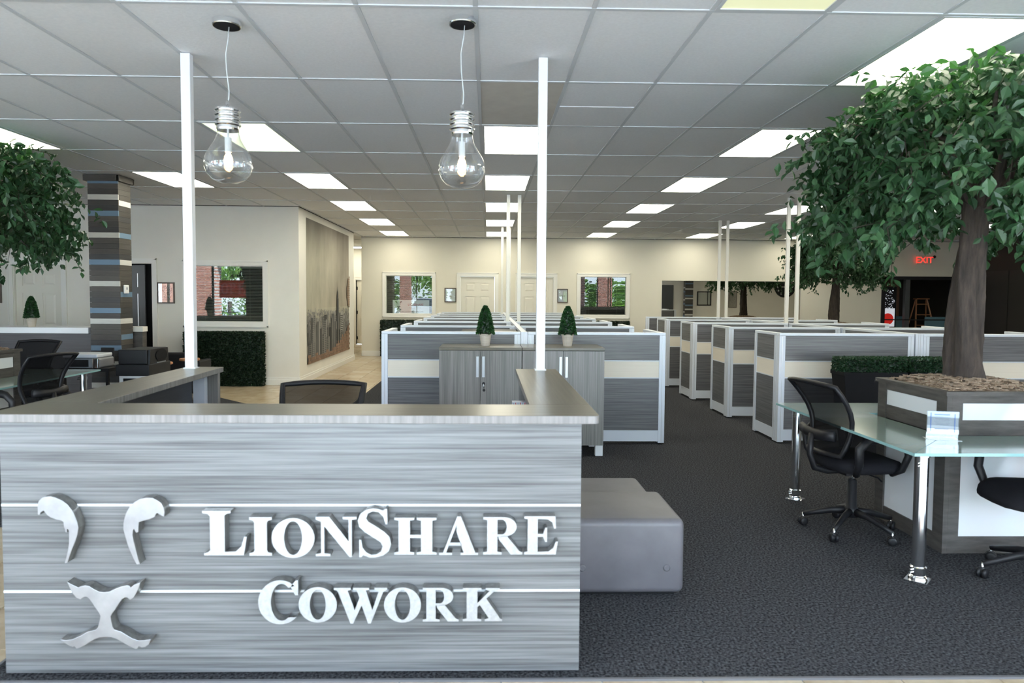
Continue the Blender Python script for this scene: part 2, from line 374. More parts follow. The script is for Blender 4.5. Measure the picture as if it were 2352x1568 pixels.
# ------------------------------------------------------------------ walls
def wall_y(name, y, yb, x0, x1, openings, m_=WALL, z1=H + .012):
    """wall facing -y; openings (x0,x1,z0,z1)"""
    mb = MB(); xs = sorted({x0, x1} | {q for o_ in openings for q in o_[:2]})
    for a_, b_ in zip(xs, xs[1:]):
        mid = (a_ + b_) / 2; op = [o_ for o_ in openings if o_[0] < mid < o_[1]]
        if not op: mb.box(a_, b_, y, yb, -.006, z1, m_)
        for o_ in op:
            if o_[2] > 0: mb.box(a_, b_, y, yb, -.006, o_[2], m_)
            mb.box(a_, b_, y, yb, o_[3], z1, m_)
    return struct(mb.build(name))
W1 = (-5.0, -3.755, 1.055, 2.0)
DR1 = (-6.45, -5.59, 0, 2.02)
DW = (-7.87, -7.08, 0, 2.0)
wall_y('wall_office_front', 11.7, 11.85, -12.3, -3.16, [W1, DR1, DW])
mb = MB(); mb.box(-3.31, -3.16, 11.85, 16.45, -.006, H + .012, WALL); struct(mb.build('wall_mural'))
struct(B(-4.7, -3.31, 16.3, 16.45, -.006, H + .012, WALL).build('wall_hall_return'))
struct(B(-4.85, -4.7, 16.3, 21.9, -.006, H + .012, WALL).build('wall_hall_left'))
struct(B(-3.17, -3.02, BACK + .15, 21.9, -.006, H + .012, WALL).build('wall_hall_right'))
DH = (-4.12, -3.32, 0, 2.03)
wall_y('wall_hall_end', 21.8, 21.95, -4.7, -3.17, [DH])
W2 = (-2.563, -1.395, 1.068, 2.032); W3 = (2.33, 3.503, 1.065, 2.035)
D2 = (-.698, .177, 0, 2.025); D3 = (.785, 1.659, 0, 2.025); BD = (10.05, 11.95, 0, 2.08)
WALLB = noisy('wall_paint_cream', (.77, .73, .63), (.80, .765, .665), ns=.8, rough=.5, spec=.35)
wall_y('wall_back', BACK, BACK + .15, -3.17, 12.2, [W2, D2, D3, W3, BD], WALLB)
struct(B(-12.45, -12.3, -1.2, 11.85, -.006, H + .012, WALL).build('wall_left'))
struct(B(17, 17.15, -.1, 18, -.006, H + .012, WALL).build('wall_right'))
# dark block at the far right
struct(B(12.1, 12.25, 13.6, BACK, -.006, H + .012, DARKWALL).build('wall_dark_side'))
struct(B(12.25, 17, 13.6, 13.75, -.006, H + .012, DARKWALL).build('wall_dark_front'))
# front wall on the right (seen in the mirror)
wall_y('wall_front_right', -.15, 0, 7.9, 17.0, [(8.7, 9.3, 0, 2.1)], WALL)
# header above storefront, mullions
struct(B(-12.45, 7.9, -1.3, -1.15, 2.72, H + .012, WALL).build('wall_front_header'))
mb = MB()
for x in (-12.2, -11.2, -9.7, -8.2, -6.7, -5.3, -3.6, -2.2, -.6, .9, 2.3, 3.9, 5.2, 6.5, 7.8): mb.box(x - .03, x + .03, -1.28, -1.2, 0, 2.72, BLACK)
mb.box(-12.2, 7.8, -1.28, -1.2, 0, .1, BLACK).box(-12.2, 7.8, -1.28, -1.2, 2.66, 2.72, BLACK)
wf = struct(mb.build('window_1'))
# skirtings
def skirt_y(name, x0, x1, y): struct(MB().box(x0, x1, y - .014, y, 0, .135, TRIM).box(x0, x1, y - .022, y, .0, .10, TRIM).build(name, bevel=.004))
skirt_y('baseboard_office_left', -5.5, -3.16, 11.7)
skirt_y('baseboard_back_left', -3.17, -.79, BACK); skirt_y('baseboard_back_middle', .26, .71, BACK); skirt_y('baseboard_back_right', 1.75, 10.0, BACK)
struct(MB().box(-3.16, -3.146, 11.7, 16.45, 0, .135, TRIM).box(-3.16, -3.138, 11.7, 16.45, 0, .10, TRIM).build('baseboard_mural', bevel=.004))
skirt_y('baseboard_far_left', -12.3, -7.96, 11.7)
# dark perimeter strip along the wall tops
struct(B(-12.3, -3.16, 11.685, 11.7, H - .012, H - .002, BLACKM).build('trim_3'))
struct(B(-3.17, 12.1, BACK - .015, BACK, H - .012, H - .002, BLACKM).build('trim_4'))
struct(B(-3.16, -3.148, 11.7, 16.45, H - .012, H - .002, BLACKM).build('trim_5'))

# ------------------------------------------------------------------ windows in the inner walls
def casing(mb, x0, x1, z0, z1, y, wd=.085, foot=False):
    for (p, q, r_, s_) in ((x0 - wd, x0, z0 if foot else z0 - wd, z1 + wd), (x1, x1 + wd, z0 if foot else z0 - wd, z1 + wd), (x0, x1, z1, z1 + wd)) + (() if foot else ((x0, x1, z0 - wd, z0),)):
        mb.box(p, q, y - .018, y + .002, r_, s_, TRIM)
    # raised outer bead
    e = .022
    mb.box(x0 - wd, x0 - wd + e, y - .028, y - .016, z0 if foot else z0 - wd, z1 + wd, TRIM).box(x1 + wd - e, x1 + wd, y - .028, y - .016, z0 if foot else z0 - wd, z1 + wd, TRIM).box(x0 - wd, x1 + wd, y - .028, y - .016, z1 + wd - e, z1 + wd, TRIM)
    if not foot: mb.box(x0 - wd, x1 + wd, y - .028, y - .016, z0 - wd, z0 - wd + e, TRIM)
    return mb
def inner_window(n, W, y, slat, warp=0):
    x0, x1, z0, z1 = W
    mb = casing(MB(), x0, x1, z0, z1, y)
    mb.box(x0, x0 + .012, y, y + .14, z0, z1, TRIM).box(x1 - .012, x1, y, y + .14, z0, z1, TRIM).box(x0, x1, y, y + .14, z1 - .012, z1, TRIM).box(x0, x1, y, y + .14, z0, z0 + .012, TRIM)
    wdw = struct(mb.build('window_%d' % n))
    # pane, slightly wavy where the reflection is warped
    pn = MB(); N = 24; vs = []; fs = []
    for i in range(N + 1):
        for j in range(2):
            u = i / N; vs.append((x0 + (x1 - x0) * u, y + .05 + warp * (math.cos(u * 5.2) + .5 * math.sin(u * 9)), z0 if j == 0 else z1))
    for i in range(N): fs.append((2 * i, 2 * i + 2, 2 * i + 3, 2 * i + 1))
    pn.add(vs, fs, PANE); pn.build('pane', wdw, smooth=True)
    sl = MB(); k = int((z1 - z0) / .025)
    for i in range(k):
        z = z0 + .02 + i * .025
        M = Matrix.Translation(((x0 + x1) / 2, y + .10, z)) @ Matrix.Rotation(R(28), 4, 'X')
        sl.box(-(x1 - x0) / 2 + .015, (x1 - x0) / 2 - .015, -.012, .012, -.0006, .0006, slat, M)
    o = sl.build('blind_slats', wdw); o['kind'] = 'stuff'
    cb = MB()
    for q in (.2, .8): xx = x0 + (x1 - x0) * q; cb.box(xx - .0015, xx + .0015, y + .086, y + .088, z0, z1, SLATW)
    cb.box(x0 + .01, x1 - .01, y + .08, y + .12, z1 - .04, z1 - .012, SLATW); cb.build('blind_headrail', wdw)
    B(x0 - .05, x1 + .05, y + .145, y + .16, z0 - .05, z1 + .05, BLACKM).build('dark_backing', wdw)  # black sheet in place of the unlit room behind the blinds
    return wdw
inner_window(2, W1, 11.7, SLATW); inner_window(3, W2, BACK, SLATW, .0006); inner_window(4, W3, BACK, SLAT, .002)

# ------------------------------------------------------------------ doors
def panel_door(n, D, y, knob=None, hinge=None):
    x0, x1, z0, z1 = D
    fr_ = struct(casing(MB(), x0, x1, 0, z1, y, .088, True).box(x0, x0 + .01, y, y + .13, 0, z1, TRIM).box(x1 - .01, x1, y, y + .13, 0, z1, TRIM).box(x0, x1, y, y + .13, z1 - .01, z1, TRIM).build('door_%d' % n))
    mb = MB(); yd = y + .05; W_ = x1 - x0 - .03; cx = (x0 + x1) / 2
    mb.box(x0 + .012, x1 - .012, yd + .008, yd + .04, .01, z1 - .012, DOORW)
    st = .11 * W_ / .8
    cols = [(x0 + .012 + st, cx - st / 2), (cx + st / 2, x1 - .012 - st)]
    rows = [(.24, .84), (.98, 1.52), (1.64, 1.86)]
    # stiles and rails proud of the sunken panels
    for a_, b_ in ((x0 + .012, x0 + .012 + st), (cx - st / 2, cx + st / 2), (x1 - .012 - st, x1 - .012)): mb.box(a_, b_, yd - .004, yd + .008, .01, z1 - .012, DOORW)
    zs = [.01] + [q for r_ in rows for q in r_] + [z1 - .012]
    for k in range(0, 8, 2):
        for (a_, b_) in cols: mb.box(a_, b_, yd - .004, yd + .008, zs[k], zs[k + 1], DOORW)
    mb.build('door_leaf', fr_)
    for (a_, b_) in cols:
        for (c_, d_) in rows:
            MB().add([(a_ + .02, yd + .006, c_ + .02), (b_ - .02, yd + .006, c_ + .02), (b_ - .02, yd + .006, d_ - .02), (a_ + .02, yd + .006, d_ - .02), (a_ + .05, yd - .001, c_ + .05), (b_ - .05, yd - .001, c_ + .05), (b_ - .05, yd - .001, d_ - .05), (a_ + .05, yd - .001, d_ - .05)], [(4, 5, 6, 7), (0, 1, 5, 4), (1, 2, 6, 5), (2, 3, 7, 6), (3, 0, 4, 7)], DOORW).build('raised_panel', fr_)
    if knob: MB().lathe([(.012, 0), (.012, .03), (.028, .04), (.028, .065), (.01, .075)], CHROME, 14, Matrix.Translation((knob, yd - .003, .95)) @ Matrix.Rotation(R(90), 4, 'X')).build('door_knob', fr_, smooth=True)
    if hinge:
        for z in (.2, 1.0, 1.75): B(hinge - .015, hinge + .015, yd - .012, yd - .004, z - .05, z + .05, BLACK).build('hinge', fr_)
    return fr_
panel_door(1, D2, BACK, .12); panel_door(2, D3, BACK, .83); panel_door(3, DW, 11.7, -7.8)
panel_door(4, DH, 21.8, None, -4.09)
struct(B(-4.12, -4.10, 21.79, 21.84, .01, 2.0, BLACKM).build('trim_6'))
# dark opening with a grey leaf ajar
d5 = struct(casing(MB(), DR1[0], DR1[1], 0, DR1[3], 11.7, .085, True).build('door_5'))
MB().box(-6.5, -5.55, 11.86, 11.9, 0, 2.1, BLACKM).box(-6.5, -6.45, 11.86, 12.3, 0, 2.1, BLACKM).build('dark_room_sheet', d5)  # black sheets stand in for the unlit room beyond the opening
LG = mat('dark_grey_door', (.06, .065, .07), .4)
M = Matrix.Translation((-6.44, 11.76, 0)) @ Matrix.Rotation(R(-0), 4, 'Z')
mb = MB().box(.0, .70, 0, .035, .01, 2.0, LG, M); mb.build('door_leaf', d5)
MB().box(-5.86, -5.845, 11.745, 11.76, .98, 1.52, ALU).box(-5.86, -5.845, 11.745, 11.76, 1.63, 1.86, ALU).build('metal_strip', d5)

# ------------------------------------------------------------------ reception desk
def glyph(ch):
    def el(cx, cz, rx, rz, a0, a1, n): return [(cx + rx * math.cos(R(a0 + (a1 - a0) * k / n)), cz + rz * math.sin(R(a0 + (a1 - a0) * k / n))) for k in range(n + 1)]
    rect = lambda a_, b_, c_, d_: [(a_, c_), (b_, c_), (b_, d_), (a_, d_)]
    def ring(o_, i_): return [[o_[k], o_[k + 1], i_[k + 1], i_[k]] for k in range(len(o_) - 1)]
    if ch == 'L': return [[(0, 1), (0, .95), (.12, .93), (.17, .88), (.17, .12), (.12, .07), (.03, .05), (.03, 0), (.93, 0), (1, .42), (.94, .42), (.87, .2), (.75, .09), (.5, .08), (.5, .9), (.56, .94), (.64, .95), (.64, 1)]]
    if ch == 'I': return [[(0, 1), (0, .93), (.17, .91), (.22, .86), (.22, .14), (.17, .09), (0, .07), (0, 0), (1, 0), (1, .07), (.83, .09), (.78, .14), (.78, .86), (.83, .91), (1, .93), (1, 1)]]
    if ch == 'O': return [('ring', el(.5, .5, .5, .5, 0, 360, 36), el(.5, .5, .21, .42, 0, 360, 36))]
    if ch == 'N': return [[(0, .93), (0, 1), (.33, 1), (.80, .38), (.80, .93), (.66, .94), (.66, 1), (1, 1), (1, .94), (.88, .92), (.88, -.02), (.82, -.02), (.21, .76), (.21, .08), (.36, .06), (.36, 0), (0, 0), (0, .06), (.13, .08), (.13, .88)]]
    if ch == 'S': return [[(.88, 1), (.82, 1), (.76, .965), (.6, 1.0), (.45, 1.01), (.25, .98), (.08, .9), (0, .76), (.04, .63), (.2, .52), (.5, .39), (.68, .31), (.74, .23), (.7, .12), (.56, .06), (.4, .05), (.25, .1), (.14, .2), (.1, .36), (.04, .36), (.04, 0), (.1, 0), (.16, .04), (.35, -.01), (.5, -.01), (.75, .03), (.93, .12), (1, .27), (.95, .42), (.8, .52), (.5, .66), (.32, .73), (.25, .8), (.3, .9), (.45, .95), (.62, .93), (.76, .84), (.83, .68), (.89, .68)]]
    if ch == 'H': return [[(0, 1), (0, .94), (.1, .92), (.1, .08), (0, .06), (0, 0), (.47, 0), (.47, .06), (.37, .08), (.37, .45), (.63, .45), (.63, .08), (.53, .06), (.53, 0), (1, 0), (1, .06), (.9, .08), (.9, .92), (1, .94), (1, 1), (.53, 1), (.53, .94), (.63, .92), (.63, .54), (.37, .54), (.37, .92), (.47, .94), (.47, 1)]]
    if ch == 'A': return [[(.46, 1.02), (.12, .10), (.0, .06), (0, 0), (.33, 0), (.33, .06), (.20, .08), (.26, .25), (.60, .25), (.665, .08), (.55, .06), (.55, 0), (1, 0), (1, .06), (.91, .10), (.56, 1.02)], ]
    if ch == 'K': return [[(0, 1), (0, .94), (.1, .92), (.1, .08), (0, .06), (0, 0), (.47, 0), (.47, .06), (.37, .08), (.37, .42), (.43, .49), (.66, .09), (.56, .06), (.56, 0), (1, 0), (1, .06), (.95, .08), (.60, .68), (.80, .90), (.94, .94), (.94, 1), (.58, 1), (.58, .94), (.68, .91), (.37, .54), (.37, .92), (.47, .94), (.47, 1)]]
    if ch == 'E': return [[(0, 1), (0, .94), (.1, .92), (.1, .08), (0, .06), (0, 0), (.94, 0), (1, .34), (.94, .34), (.86, .17), (.72, .08), (.4, .07), (.4, .46), (.56, .46), (.62, .33), (.68, .33), (.68, .70), (.62, .70), (.56, .54), (.4, .54), (.4, .93), (.7, .92), (.83, .84), (.88, .68), (.94, .68), (.92, 1)]]
    if ch in 'RP':
        st = [(0, 1), (0, .94), (.1, .92), (.1, .08), (0, .06), (0, 0), (.47, 0), (.47, .06), (.36, .08), (.36, 1)]
        o_ = [(.36, 1)] + el(.52, .74, .33, .26, 90, -90, 14) + [(.36, .48)]; i_ = [(.36, .93)] + el(.48, .735, .115, .195, 90, -90, 14) + [(.36, .54)]
        out = [st, ('ring', o_, i_)]
        if ch == 'R': out.append([(.38, .48), (.60, .50), (.92, .09), (1, .06), (1, 0), (.70, 0), (.40, .40)])
        return out
    if ch == 'C':
        o_ = el(.52, .5, .52, .5, 48, 318, 32); i_ = el(.56, .5, .26, .42, 52, 305, 32)
        return [('ring', o_, i_), [(.80, .90), (.78, .84), (.88, .66), (.95, .66), (.95, 1), (.90, 1)]]
    if ch == 'W': return [[(0, .94), (0, 1), (.32, 1), (.32, .94), (.26, .92), (.39, .36), (.48, .72), (.43, .92), (.36, .94), (.36, 1), (.66, 1), (.66, .94), (.60, .92), (.72, .36), (.84, .90), (.76, .94), (.76, 1), (1, 1), (1, .94), (.93, .90), (.69, -.02), (.64, -.02), (.52, .50), (.36, -.02), (.31, -.02), (.07, .92)]]
def letter_mb(ch, x0, z0, x1, z1, y0, y1, face, side, flip=False):
    mb = MB(); W_, H_ = x1 - x0, z1 - z0
    T = lambda p: ((x0 + W_ * (1 - p[0] if flip else p[0])), z0 + H_ * p[1])
    for g in glyph(ch):
        if g[0] == 'ring':
            o_ = [T(p) for p in g[1]]; i_ = [T(p) for p in g[2]]; n = len(o_); k = mb.mi(face); k2 = mb.mi(side); o = len(mb.v)
            for y in (y0, y1):
                mb.v += [(x, y, z) for x, z in o_] + [(x, y, z) for x, z in i_]
            for q in range(n - 1):
                mb.f.append([o + q, o + n + q, o + n + q + 1, o + q + 1]); mb.m.append(k)
                mb.f.append([o + 2 * n + q, o + 2 * n + q + 1, o + 3 * n + q + 1, o + 3 * n + q]); mb.m.append(k)
                mb.f.append([o + q, o + q + 1, o + 2 * n + q + 1, o + 2 * n + q]); mb.m.append(k2)
                mb.f.append([o + n + q, o + 3 * n + q, o + 3 * n + q + 1, o + n + q + 1]); mb.m.append(k2)
        else: mb.prism([T(p) for p in g], y0, y1, face, side)
    return mb
DX0, DX1, DY = -1.885, .372, 2.70
desk = thing('reception_desk', 'grey woodgrain U-shaped reception desk with raised metal lettering and counter ledge', 'reception desk', (0, 0, 0))
for z0, z1 in ((.012, .334), (.343, .677), (.686, 1.008)):
    B(DX0, DX1, DY, DY + .02, z0, z1, LAMH).build('front_panel', desk)
for z in (.334, .677): B(DX0, DX1, DY - .002, DY + .018, z, z + .009, WHITEG).build('metal_strip', desk)['label'] = 'thin bright metal inlay strip'
B(DX0, DX1, DY + .021, DY + .04, .01, 1.008, LAMD).build('backing_panel', desk)
B(DX0, DX0 + .035, DY + .041, 4.36, .01, 1.008, LAMD).build('side_panel', desk)
B(DX1 - .035, DX1, DY + .041, 4.34, .01, 1.008, LAMH).build('side_panel', desk)
# counter: rounded front corners
def rr(poly, z0, z1, m_, me):
    mb = MB(); n = len(poly)
    mb.add([(x, y, z0) for x, y in poly] + [(x, y, z1) for x, y in poly], [tuple(range(n, 2 * n)), tuple(reversed(range(n)))], m_)
    o = len(mb.v) - 2 * n; k = mb.mi(me)
    for i in range(n): mb.f.append([o + i, o + (i + 1) % n, o + (i + 1) % n + n, o + i + n]); mb.m.append(k)
    return mb
CX0, CX1, CY0 = -1.93, .44, 2.672
arc = lambda cx, cy, r_, a0, a1: [(cx + r_ * math.cos(R(a0 + (a1 - a0) * k / 5)), cy + r_ * math.sin(R(a0 + (a1 - a0) * k / 5))) for k in range(6)]
front = arc(CX0 + .03, CY0 + .03, .03, 180, 270) + arc(CX1 - .03, CY0 + .03, .03, 270, 360) + [(CX1, 2.96), (.18, 2.96), (-1.655, 2.96), (CX0, 2.96)]
rr(front, 1.009, 1.041, LAMTX, LAMEDGE).build('counter_top', desk, bevel=.002)
rr([(CX0, 2.961), (-1.655, 2.961), (-1.70, 4.49), (-1.93, 4.49)], 1.009, 1.041, LAMTY, LAMV).build('counter_top', desk, bevel=.002)
rr([(.18, 2.961), (CX1, 2.961), (CX1, 4.44), (.18, 4.44)], 1.009, 1.041, LAMTY, LAMV).build('counter_top', desk, bevel=.002)
B(-1.81, -1.71, 4.42, 4.455, .01, 1.008, LAMV).build('end_panel', desk); B(.20, .30, 4.36, 4.40, .01, 1.008, LAMV).build('end_panel', desk)
B(-1.845, .33, DY + .05, 3.35, .72, .745, LAMTX).build('work_surface', desk); B(-.05, .33, 3.36, 4.3, .72, .745, LAMTY).build('work_surface', desk)
B(-1.845, -1.45, 3.36, 4.3, .72, .745, LAMTY).build('work_surface', desk)
B(.19, .336, 3.4, 3.42, .02, .72, LAMD).build('support_panel', desk)
LET = [('L', -1.0921, 0.5, -0.923, 0.6735), ('I', -0.9135, 0.4984, -0.8269, 0.6492), ('O', -0.8285, 0.4892, -0.6637, 0.6457), ('N', -0.6592, 0.4959, -0.5014, 0.6506), ('S', -0.4972, 0.4922, -0.3687, 0.6819), ('H', -0.3566, 0.5018, -0.1933, 0.647), ('A', -0.1834, 0.5002, -0.0326, 0.6491), ('R', -0.0125, 0.502, 0.1397, 0.6491), ('E', 0.1464, 0.5018, 0.2778, 0.6525), ('C', -0.8823, 0.2278, -0.72, 0.4016), ('O', -0.7268, 0.2343, -0.5792, 0.3746), ('W', -0.5909, 0.2324, -0.3842, 0.3713), ('O', -0.3968, 0.2331, -0.2534, 0.3724), ('R', -0.2464, 0.2368, -0.1072, 0.3706), ('K', -0.0908, 0.2377, 0.0623, 0.3695)]
YF = 2.65
for q in LET:
    mb = letter_mb(*q, YF, DY - .004, STEEL, STEELSIDE)
    if q[0] == 'A':   # counter of the A, cut out as a dark hole is replaced by a true hole: rebuild from strokes
        x0, z0, x1, z1 = q[1:]; mb = MB(); T = lambda p: (x0 + (x1 - x0) * p[0], z0 + (z1 - z0) * p[1])
        for g in ([(.46, 1.02), (.56, 1.02), (.93, .06), (.63, .06), (.445, .62), (.45, .80)], [(.46, 1.02), (.10, .06), (.18, .06), (.45, .80)], [(.25, .25), (.58, .25), (.555, .33), (.28, .33)], [(0, 0), (.33, 0), (.33, .06), (0, .06)], [(.55, 0), (1, 0), (1, .06), (.55, .06)]):
            mb.prism([T(p) for p in g], YF, DY - .004, STEEL, STEELSIDE)
    mb.build('letter', desk)
EM = [[(-1.715, 0.697), (-1.71, 0.711), (-1.698, 0.724), (-1.682, 0.729), (-1.665, 0.73), (-1.646, 0.725), (-1.622, 0.714), (-1.601, 0.697), (-1.585, 0.675), (-1.575, 0.653), (-1.567, 0.63), (-1.562, 0.608), (-1.567, 0.58), (-1.577, 0.552), (-1.589, 0.524), (-1.599, 0.496), (-1.607, 0.472), (-1.618, 0.47), (-1.612, 0.49), (-1.605, 0.518), (-1.6, 0.546), (-1.599, 0.574), (-1.599, 0.594), (-1.602, 0.602), (-1.606, 0.602), (-1.605, 0.59), (-1.612, 0.591), (-1.614, 0.603), (-1.618, 0.613), (-1.619, 0.63), (-1.627, 0.636), (-1.646, 0.64), (-1.667, 0.648), (-1.681, 0.659), (-1.692, 0.674), (-1.702, 0.669), (-1.708, 0.658), (-1.715, 0.659)],
 [(-1.237, 0.651), (-1.248, 0.655), (-1.262, 0.665), (-1.266, 0.663), (-1.273, 0.65), (-1.292, 0.641), (-1.314, 0.636), (-1.333, 0.629), (-1.335, 0.613), (-1.336, 0.591), (-1.345, 0.588), (-1.349, 0.595), (-1.352, 0.603), (-1.356, 0.597), (-1.358, 0.58), (-1.354, 0.552), (-1.346, 0.518), (-1.338, 0.484), (-1.332, 0.466), (-1.345, 0.465), (-1.355, 0.484), (-1.368, 0.515), (-1.379, 0.546), (-1.386, 0.574), (-1.393, 0.602), (-1.392, 0.625), (-1.387, 0.647), (-1.379, 0.669), (-1.365, 0.692), (-1.348, 0.708), (-1.326, 0.721), (-1.302, 0.725), (-1.28, 0.724), (-1.261, 0.714), (-1.247, 0.703), (-1.238, 0.686), (-1.235, 0.669)],
 [(-1.611, 0.398), (-1.597, 0.389), (-1.581, 0.381), (-1.568, 0.375), (-1.559, 0.379), (-1.543, 0.383), (-1.527, 0.38), (-1.511, 0.369), (-1.489, 0.358), (-1.47, 0.356), (-1.451, 0.358), (-1.429, 0.369), (-1.406, 0.378), (-1.384, 0.383), (-1.374, 0.381), (-1.369, 0.374), (-1.354, 0.386), (-1.332, 0.394), (-1.338, 0.374), (-1.347, 0.355), (-1.358, 0.335), (-1.372, 0.326), (-1.377, 0.329), (-1.383, 0.335), (-1.392, 0.335), (-1.402, 0.329), (-1.413, 0.315), (-1.427, 0.293), (-1.441, 0.273), (-1.448, 0.261), (-1.446, 0.242), (-1.441, 0.219), (-1.435, 0.209), (-1.41, 0.201), (-1.388, 0.187), (-1.367, 0.174), (-1.345, 0.166), (-1.323, 0.166), (-1.295, 0.17), (-1.304, 0.15), (-1.318, 0.14), (-1.331, 0.138), (-1.342, 0.142), (-1.348, 0.133), (-1.356, 0.132), (-1.378, 0.142), (-1.405, 0.159), (-1.427, 0.172), (-1.449, 0.179), (-1.468, 0.18), (-1.493, 0.178), (-1.515, 0.169), (-1.543, 0.151), (-1.565, 0.139), (-1.581, 0.134), (-1.589, 0.144), (-1.595, 0.141), (-1.609, 0.146), (-1.625, 0.157), (-1.642, 0.171), (-1.619, 0.168), (-1.594, 0.171), (-1.564, 0.185), (-1.536, 0.201), (-1.506, 0.208), (-1.497, 0.219), (-1.491, 0.242), (-1.487, 0.262), (-1.491, 0.273), (-1.507, 0.298), (-1.525, 0.327), (-1.536, 0.338), (-1.544, 0.339), (-1.552, 0.335), (-1.561, 0.328), (-1.577, 0.335), (-1.593, 0.355), (-1.603, 0.378)]]
for e, lb in zip(EM, ('brushed metal left eye stroke of the lion face emblem', 'brushed metal right eye stroke of the lion face emblem', 'brushed metal nose and mouth of the lion face emblem')):
    MB().prism(e, YF, DY - .004, STEELE, STEELSIDE).build('emblem_piece', desk, bevel=.0012)['label'] = lb

# white ceiling posts rising from the desk
def post(name, label, x, y, w_, d_, z0, z1=H - .011, m_=WHITE, group=None):
    t = thing(name, label, 'post', (x, y, z0), 0, group)
    B(-w_ / 2, w_ / 2, -d_ / 2, d_ / 2, 0, z1 - z0, m_).build('shaft', t, bevel=.002)
    B(-w_ / 2 - .008, w_ / 2 + .008, -d_ / 2 - .008, d_ / 2 + .008, 0, .006, m_).build('base_plate', t)
    return t
gp = 'white square posts at the reception desk'
post('ceiling_post', 'tall white square post at the left end of the reception desk', -1.865, 4.395, .058, .05, 1.041, group=gp)
post('ceiling_post', 'tall white square post at the right end of the reception desk', .335, 4.385, .056, .05, 1.041, group=gp)
B(-1.845, -1.775, 4.37, 4.415, .01, 1.008, ALUW).build('post_sleeve', desk)
B(.28, .335, 4.41, 4.43, .01, 1.008, ALUW).build('post_sleeve', desk)

# ------------------------------------------------------------------ mesh chairs
def make_chair(label, loc, rz, group):
    t = thing('office_chair', label, 'office chair', loc, rz, group)   # faces +y
    for k in range(5):
        a_ = 2 * PI * k / 5 + .3; c_, s_ = math.cos(a_), math.sin(a_)
        lg = MB().tube([(c_ * .03, s_ * .03, .135), (c_ * .12, s_ * .12, .125), (c_ * .22, s_ * .22, .095), (c_ * .285, s_ * .285, .075)], [.022, .018, .015, .013], BLACK, 8, 1.2).build('leg', t, smooth=True)
        M = Matrix.Translation((c_ * .285, s_ * .285, .028)) @ Matrix.Rotation(a_ + .7, 4, 'Z') @ Matrix.Rotation(R(90), 4, 'X')
        cs = MB().lathe([(.010, -.026), (.024, -.024), (.028, -.018), (.028, -.005), (.015, -.004), (.015, .004), (.028, .005), (.028, .018), (.024, .024), (.010, .026)], BLACK, 14, M)
        cs.tube([(c_ * .285, s_ * .285, .03), (c_ * .285, s_ * .285, .085)], .008, CHROME, 6); cs.build('caster', lg, smooth=True)
    MB().lathe([(.04, .10), (.04, .16), (.032, .165), (.028, .34), (.02, .345)], BLACK, 16).build('column_cover', t, smooth=True)
    MB().lathe([(.014, .33), (.014, .40)], CHROME, 12).build('gas_lift', t, smooth=True)
    MB().box(-.08, .08, -.10, .10, .385, .42, BLACK).tube([(0.08, .03, .40), (.20, .03, .40), (.235, .03, .385)], .006, BLACK, 6).build('tilt_mechanism', t, bevel=.005)
    # seat: rounded cushion
    mb = MB(); N = 28; rings = [(.80, .425), (.95, .43), (1.0, .455), (.98, .485), (.88, .503), (.6, .51), (.25, .507)]
    vs = []; fs = []
    for s_, z in rings:
        for k in range(N):
            a_ = 2 * PI * k / N; ex = .55
            x = math.copysign(abs(math.cos(a_)) ** ex, math.cos(a_)) * .245 * s_; y = math.copysign(abs(math.sin(a_)) ** ex, math.sin(a_)) * .235 * s_ + .02
            vs.append((x, y, z - (.035 * max(0, (y - .12) / .13) ** 2 if z > .44 else .012 * max(0, (y - .12) / .13))))
    for i in range(len(rings) - 1):
        for k in range(N): k2 = (k + 1) % N; fs.append((i * N + k, i * N + k2, (i + 1) * N + k2, (i + 1) * N + k))
    fs.append(tuple(range((len(rings) - 1) * N, len(rings) * N))); fs.append(tuple(reversed(range(N))))
    mb.add(vs, fs, FABRIC).build('seat', t, smooth=True)
    # backrest: curved frame
    def bp(u, v): # u -1..1, v 0..1
        z = .53 + .44 * v; y = -.235 - .03 * math.sin(v * PI) * -1 - .10 * v * v + .03 * (u * u) + .0
        w_ = .185 + .055 * v - .02 * (1 - v) ** 2
        return Vector((u * w_, y + .035 * math.sin(v * PI), z))
    path = [bp(-1, v / 8) for v in range(9)] + [bp(u / 4, 1) + Vector((0, 0, .012 * (1 - (u / 4) ** 2))) for u in range(-3, 4)] + [bp(1, 1 - v / 8) for v in range(9)] + [bp(u / 4, 0) for u in range(3, -5, -1)]
    MB().tube(path, .015, BLACK, 8, 1.3).build('backrest_frame', t, smooth=True)
    vs = []; fs = []
    for i in range(9):
        for j in range(9): vs.append(tuple(bp(-1 + 2 * i / 8, j / 8)))
    for i in range(8):
        for j in range(8): fs.append((i * 9 + j, (i + 1) * 9 + j, (i + 1) * 9 + j + 1, i * 9 + j + 1))
    MB().add(vs, fs, MESHM).build('backrest_mesh', t, smooth=True)
    MB().tube([(-.17, -.255, .66), (-.09, -.27, .65), (0, -.275, .645), (.09, -.27, .65), (.17, -.255, .66)], .022, BLACK, 8, 1.6).build('lumbar_support', t, smooth=True)
    MB().tube([(0, -.06, .405), (0, -.18, .405), (0, -.27, .43), (0, -.305, .52), (0, -.295, .65)], [.022, .022, .022, .02, .018], BLACK, 8).build('back_bracket', t, smooth=True)
    for s_ in (-1, 1):
        X = .265 * s_
        MB().tube([(.20 * s_, .12, .42), (X, .14, .46), (X * 1.05, .17, .55), (X * 1.06, .16, .635), (X * 1.06, .10, .665), (X * 1.06, 0, .672), (X * 1.05, -.10, .655), (X * 1.04, -.16, .60), (X, -.15, .50), (.20 * s_, -.12, .42)], [.022, .025, .028, .029, .031, .033, .032, .030, .027, .022], BLACK, 8, .75).build('armrest', t, smooth=True)
    return t
